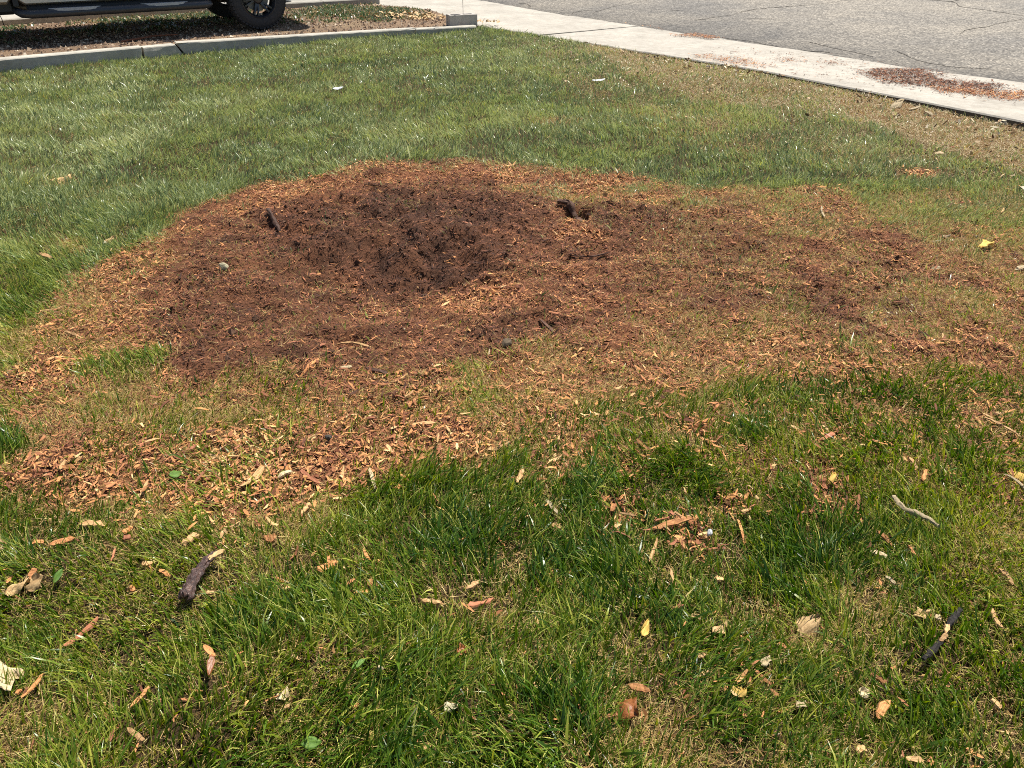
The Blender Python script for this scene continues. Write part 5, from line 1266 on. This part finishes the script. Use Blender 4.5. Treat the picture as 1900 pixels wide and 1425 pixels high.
def lawn(zone_y0, zone_y1, dens, seg, wmul, name, lab):
    mg = 1.25 if zone_y0 < 2 else 0.9
    hw = 0.72 * zone_y1 + mg; area = 2 * hw * (zone_y1 - zone_y0); n = int(area * dens)
    x = rng.uniform(-hw, hw, n); y = rng.uniform(zone_y0, zone_y1, n)
    w_ = (np.abs(x) < 0.72 * y + mg); x, y = x[w_], y[w_]
    sd = poly_sd(LAWN, x, y); w_ = sd < 0.012 + 0.02 * fbm(x, y, 0.3, 131, 2); x, y = x[w_], y[w_]
    g = sample('g', x, y); d = sample('d', x, y); ln = sample('l', x, y); n = len(x)
    cl = fbm(x, y, 0.16, 132, 3); cl2 = fbm(x, y, 0.9, 133, 4); cl3 = fbm(x, y, 0.45, 134, 3)
    thin = np.clip(0.72 + 0.42 * cl + 0.12 * cl3, 0.12, 1.0)
    w_ = rng.random(n) < g * thin
    # nothing grows through the flat of what lies on the lawn
    x, y, g, d, ln, cl, cl2, cl3 = [a[w_] for a in (x, y, g, d, ln, cl, cl2, cl3)]; n = len(x)
    tuft = np.zeros(n); tw1 = 0.09 * fbm(x, y, 0.14, 161, 3); tw2 = 0.09 * fbm(x, y, 0.14, 162, 3)
    for (tx, ty), r in TUFTS: tuft = np.maximum(tuft, np.exp(-(((x + tw1 - tx) ** 2 + (y + tw2 - ty) ** 2) / (r * r))))
    tuft *= 0.75 * (rng.random(n) < 0.6)
    dd = 0.8 * np.clip(d * (1 - 0.75 * tuft) + 0.22 * cl3 * (0.35 + d) - 0.05, 0.02, 0.97)
    dry = rng.random(n) < dd
    h = np.clip(rng.normal(0.052, 0.015, n), 0.02, 0.11) * (1 + 0.28 * cl + 0.10 * cl2) * ln * (1 + 0.55 * tuft)
    h = np.where(dry, h * rng.uniform(0.45, 0.95, n), h); h *= np.where(rng.random(n) < 0.015, 1.7, 1.0)
    stem = (rng.random(n) < 0.11) & ~dry; h = np.where(stem, h * 1.15, h)
    wd = np.clip(rng.lognormal(math.log(0.0024), 0.34, n), 0.001, 0.007) * (1 + 0.55 * tuft) * np.where(dry, 0.6, 1.0) * np.where(stem, 0.42, 1.0) * wmul
    near = np.full(n, 9.0)
    if zone_y0 < 6 and len(PR):
        for i in range(0, n, 40000):
            near[i:i + 40000] = np.sqrt(((x[i:i + 40000, None] - PR[None, :, 0]) ** 2 + (y[i:i + 40000, None] - PR[None, :, 1]) ** 2).min(1))
        flat = (near < 0.014) | ((near < 0.024) & (rng.random(n) < 0.4)); h = np.where(flat, np.minimum(h, 0.022), h)
    az = 6.283 * rng.random(n) * 0.5 + 3.1 * fbm(x, y, 0.5, 135, 3) + 2.0 * fbm(x, y, 2.2, 136, 2)
    lean = np.clip(rng.normal(0.42, 0.24, n) + 0.25 * cl, 0.02, 1.25); lean = np.where(dry, np.clip(lean + rng.uniform(0.1, 0.8, n), 0, 1.5), lean)
    curve = rng.normal(0.30, 0.24, n) * (3 / (seg + 1.0)); twist = rng.normal(0, 0.9, n)
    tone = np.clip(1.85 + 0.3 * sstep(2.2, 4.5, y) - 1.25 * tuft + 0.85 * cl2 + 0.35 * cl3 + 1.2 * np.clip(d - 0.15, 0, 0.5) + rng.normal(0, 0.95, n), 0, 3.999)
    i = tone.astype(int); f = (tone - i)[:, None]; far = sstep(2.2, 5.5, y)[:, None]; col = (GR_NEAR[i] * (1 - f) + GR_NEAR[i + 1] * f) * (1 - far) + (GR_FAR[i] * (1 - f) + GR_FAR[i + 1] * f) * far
    col = np.where(stem[:, None], np.array([0.46, 0.46, 0.11]) * rng.uniform(0.8, 1.25, (n, 1)), col)
    sc = ST[rng.integers(0, 4, n)]; col = np.where(dry[:, None], sc, col) * rng.uniform(0.8, 1.2, (n, 1))
    z = ground_z(x, y) - 0.003
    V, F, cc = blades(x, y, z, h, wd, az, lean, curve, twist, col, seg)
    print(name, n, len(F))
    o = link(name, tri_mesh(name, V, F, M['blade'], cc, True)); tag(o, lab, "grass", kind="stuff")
def thatch(zone_y0, zone_y1, dens, wmul, name, lab):
    """dead straw lying in and on the lawn"""
    hw = 0.72 * zone_y1 + 0.9; n = int(2 * hw * (zone_y1 - zone_y0) * dens)
    x = rng.uniform(-hw, hw, n); y = rng.uniform(zone_y0, zone_y1, n)
    w_ = (np.abs(x) < 0.72 * y + 0.9); x, y = x[w_], y[w_]
    w_ = poly_sd(LAWN, x, y) < 0.015; x, y = x[w_], y[w_]
    g = sample('g', x, y); d = sample('d', x, y)
    w_ = rng.random(len(x)) < np.clip(d * 1.15 + 0.3 * fbm(x, y, 0.22, 151, 3) * (0.3 + d), 0.03, 1) * np.clip(g * 1.6, 0, 1)
    x, y, g, d = x[w_], y[w_], g[w_], d[w_]; n = len(x)
    h = rng.uniform(0.018, 0.060, n); col = ST[rng.integers(0, 4, n)] * rng.uniform(0.6, 1.15, (n, 1)); col = col + (np.array([0.56, 0.46, 0.29]) * rng.uniform(0.7, 1.15, (n, 1)) - col) * (0.75 * sstep(4.6, 6.4, 0.83 * x + 0.55 * y) * sstep(3.5, 6, y))[:, None]
    z = ground_z(x, y) + rng.random(n) ** 2 * 0.016 * np.clip(g, 0.2, 1)
    V, F, cc = blades(x, y, z, h, np.clip(rng.lognormal(math.log(0.0017), 0.3, n), 0.0008, 0.004) * wmul, rng.uniform(0, 6.283, n), np.clip(rng.normal(1.22, 0.2, n), 0.4, 1.5), np.zeros(n), rng.normal(0, 0.5, n), col, 1)
    print(name, n)
    o = link(name, tri_mesh(name, V, F, M['straw'], cc, True)); tag(o, lab, "straw", kind="stuff")
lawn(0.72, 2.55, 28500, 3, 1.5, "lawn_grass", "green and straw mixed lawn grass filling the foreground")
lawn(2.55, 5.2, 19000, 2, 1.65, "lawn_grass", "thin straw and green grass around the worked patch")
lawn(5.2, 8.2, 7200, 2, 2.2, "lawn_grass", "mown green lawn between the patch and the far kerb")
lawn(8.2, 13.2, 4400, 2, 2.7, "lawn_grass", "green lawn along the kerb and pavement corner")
thatch(0.72, 2.55, 42000, 1.15, "straw", "dead straw lying through the foreground grass")
thatch(2.55, 5.2, 24000, 1.3, "straw", "dead straw lying around the worked patch")
thatch(5.2, 13.0, 6000, 2.4, "straw", "bleached dead grass along the edge of the pavement")

# weeds and sparse grass in the yard
def weeds():
    n = 200000; x = rng.uniform(-9, 0.2, n); y = rng.uniform(9, 17, n)
    w = (poly_sd(yr, x, y) < -0.05); x, y = x[w], y[w]
    pat = 0.9 * fbm(x, y, 0.8, 141, 4) - 0.75
    for poly in ([(-3.560, 14.462), (-2.988, 15.321), (-1.384, 14.627), (-1.147, 13.402), (-1.717, 12.859), (-2.715, 13.838)], [(-6.312, 13.262), (-5.095, 14.144), (-4.917, 13.617), (-6.022, 12.794)]):
        pat = np.maximum(pat, 0.75 * sstep(0.4, -0.2, poly_sd(poly, x, y)) + 0.35 * fbm(x, y, 0.35, 142, 3))
    pat -= 0.9 * sstep(1.5, 0.6, np.abs(poly_sd(yr[:len(yard_front)] + [(0, 20), (-16, 20)], x, y)))
    w = rng.random(len(x)) < np.clip(pat, 0, 0.8); x, y = x[w], y[w]; n = len(x)
    cols = np.where((rng.random(n) < 0.35)[:, None], np.array([0.36, 0.27, 0.15]) * rng.uniform(0.6, 1.2, (n, 1)), np.array([0.085, 0.125, 0.055]) * rng.uniform(0.6, 1.5, (n, 1)))
    V, F, cc = blades(x, y, np.full(n, Z_YARD - 0.01), rng.uniform(0.03, 0.075, n), rng.uniform(0.014, 0.03, n), rng.uniform(0, 6.28, n), rng.uniform(0.2, 1.2, n), rng.normal(0.4, 0.2, n), rng.normal(0, 1, n), cols, 2)
    o = link("yard_weeds", tri_mesh("yard_weeds", V, F, M['blade'], cc, True)); tag(o, "low green weeds and dry grass in the gravel yard", "weeds", kind="stuff")
weeds()
# fallen leaf litter caught by the concrete block and in the pavement edge
LP = [((-1.664, 13.838), 0.30, 70), ((-1.275, 13.402), 0.2, 40), ((-0.450, 12.859), 0.14, 22), ((-1.888, 13.544), 0.3, 30)]
xs_, ys_ = [], []
for p, r, n in LP: xs_.append(p[0] + rng.normal(0, r, n)); ys_.append(p[1] + rng.normal(0, r * 0.6, n))
x = np.concatenate(xs_); y = np.concatenate(ys_); n = len(x)
V, F, cc = strips(np.c_[x, y], Z_YARD + 0.025 + rng.random(n) * 0.02, rng.uniform(0.04, 0.09, n), rng.uniform(0.03, 0.05, n), rng.uniform(0, 6.28, n), rng.normal(0, 0.3, n), rng.normal(0, 0.4, n), rng.normal(0, 0.2, n), np.array([0.62, 0.42, 0.22]) * rng.uniform(0.7, 1.2, (n, 1)))
o = link("leaf_litter", tri_mesh("leaf_litter", V, F, M['shred'], cc, False)); tag(o, "tan leaf litter on the weeds beside the concrete block", "leaves", kind="stuff")
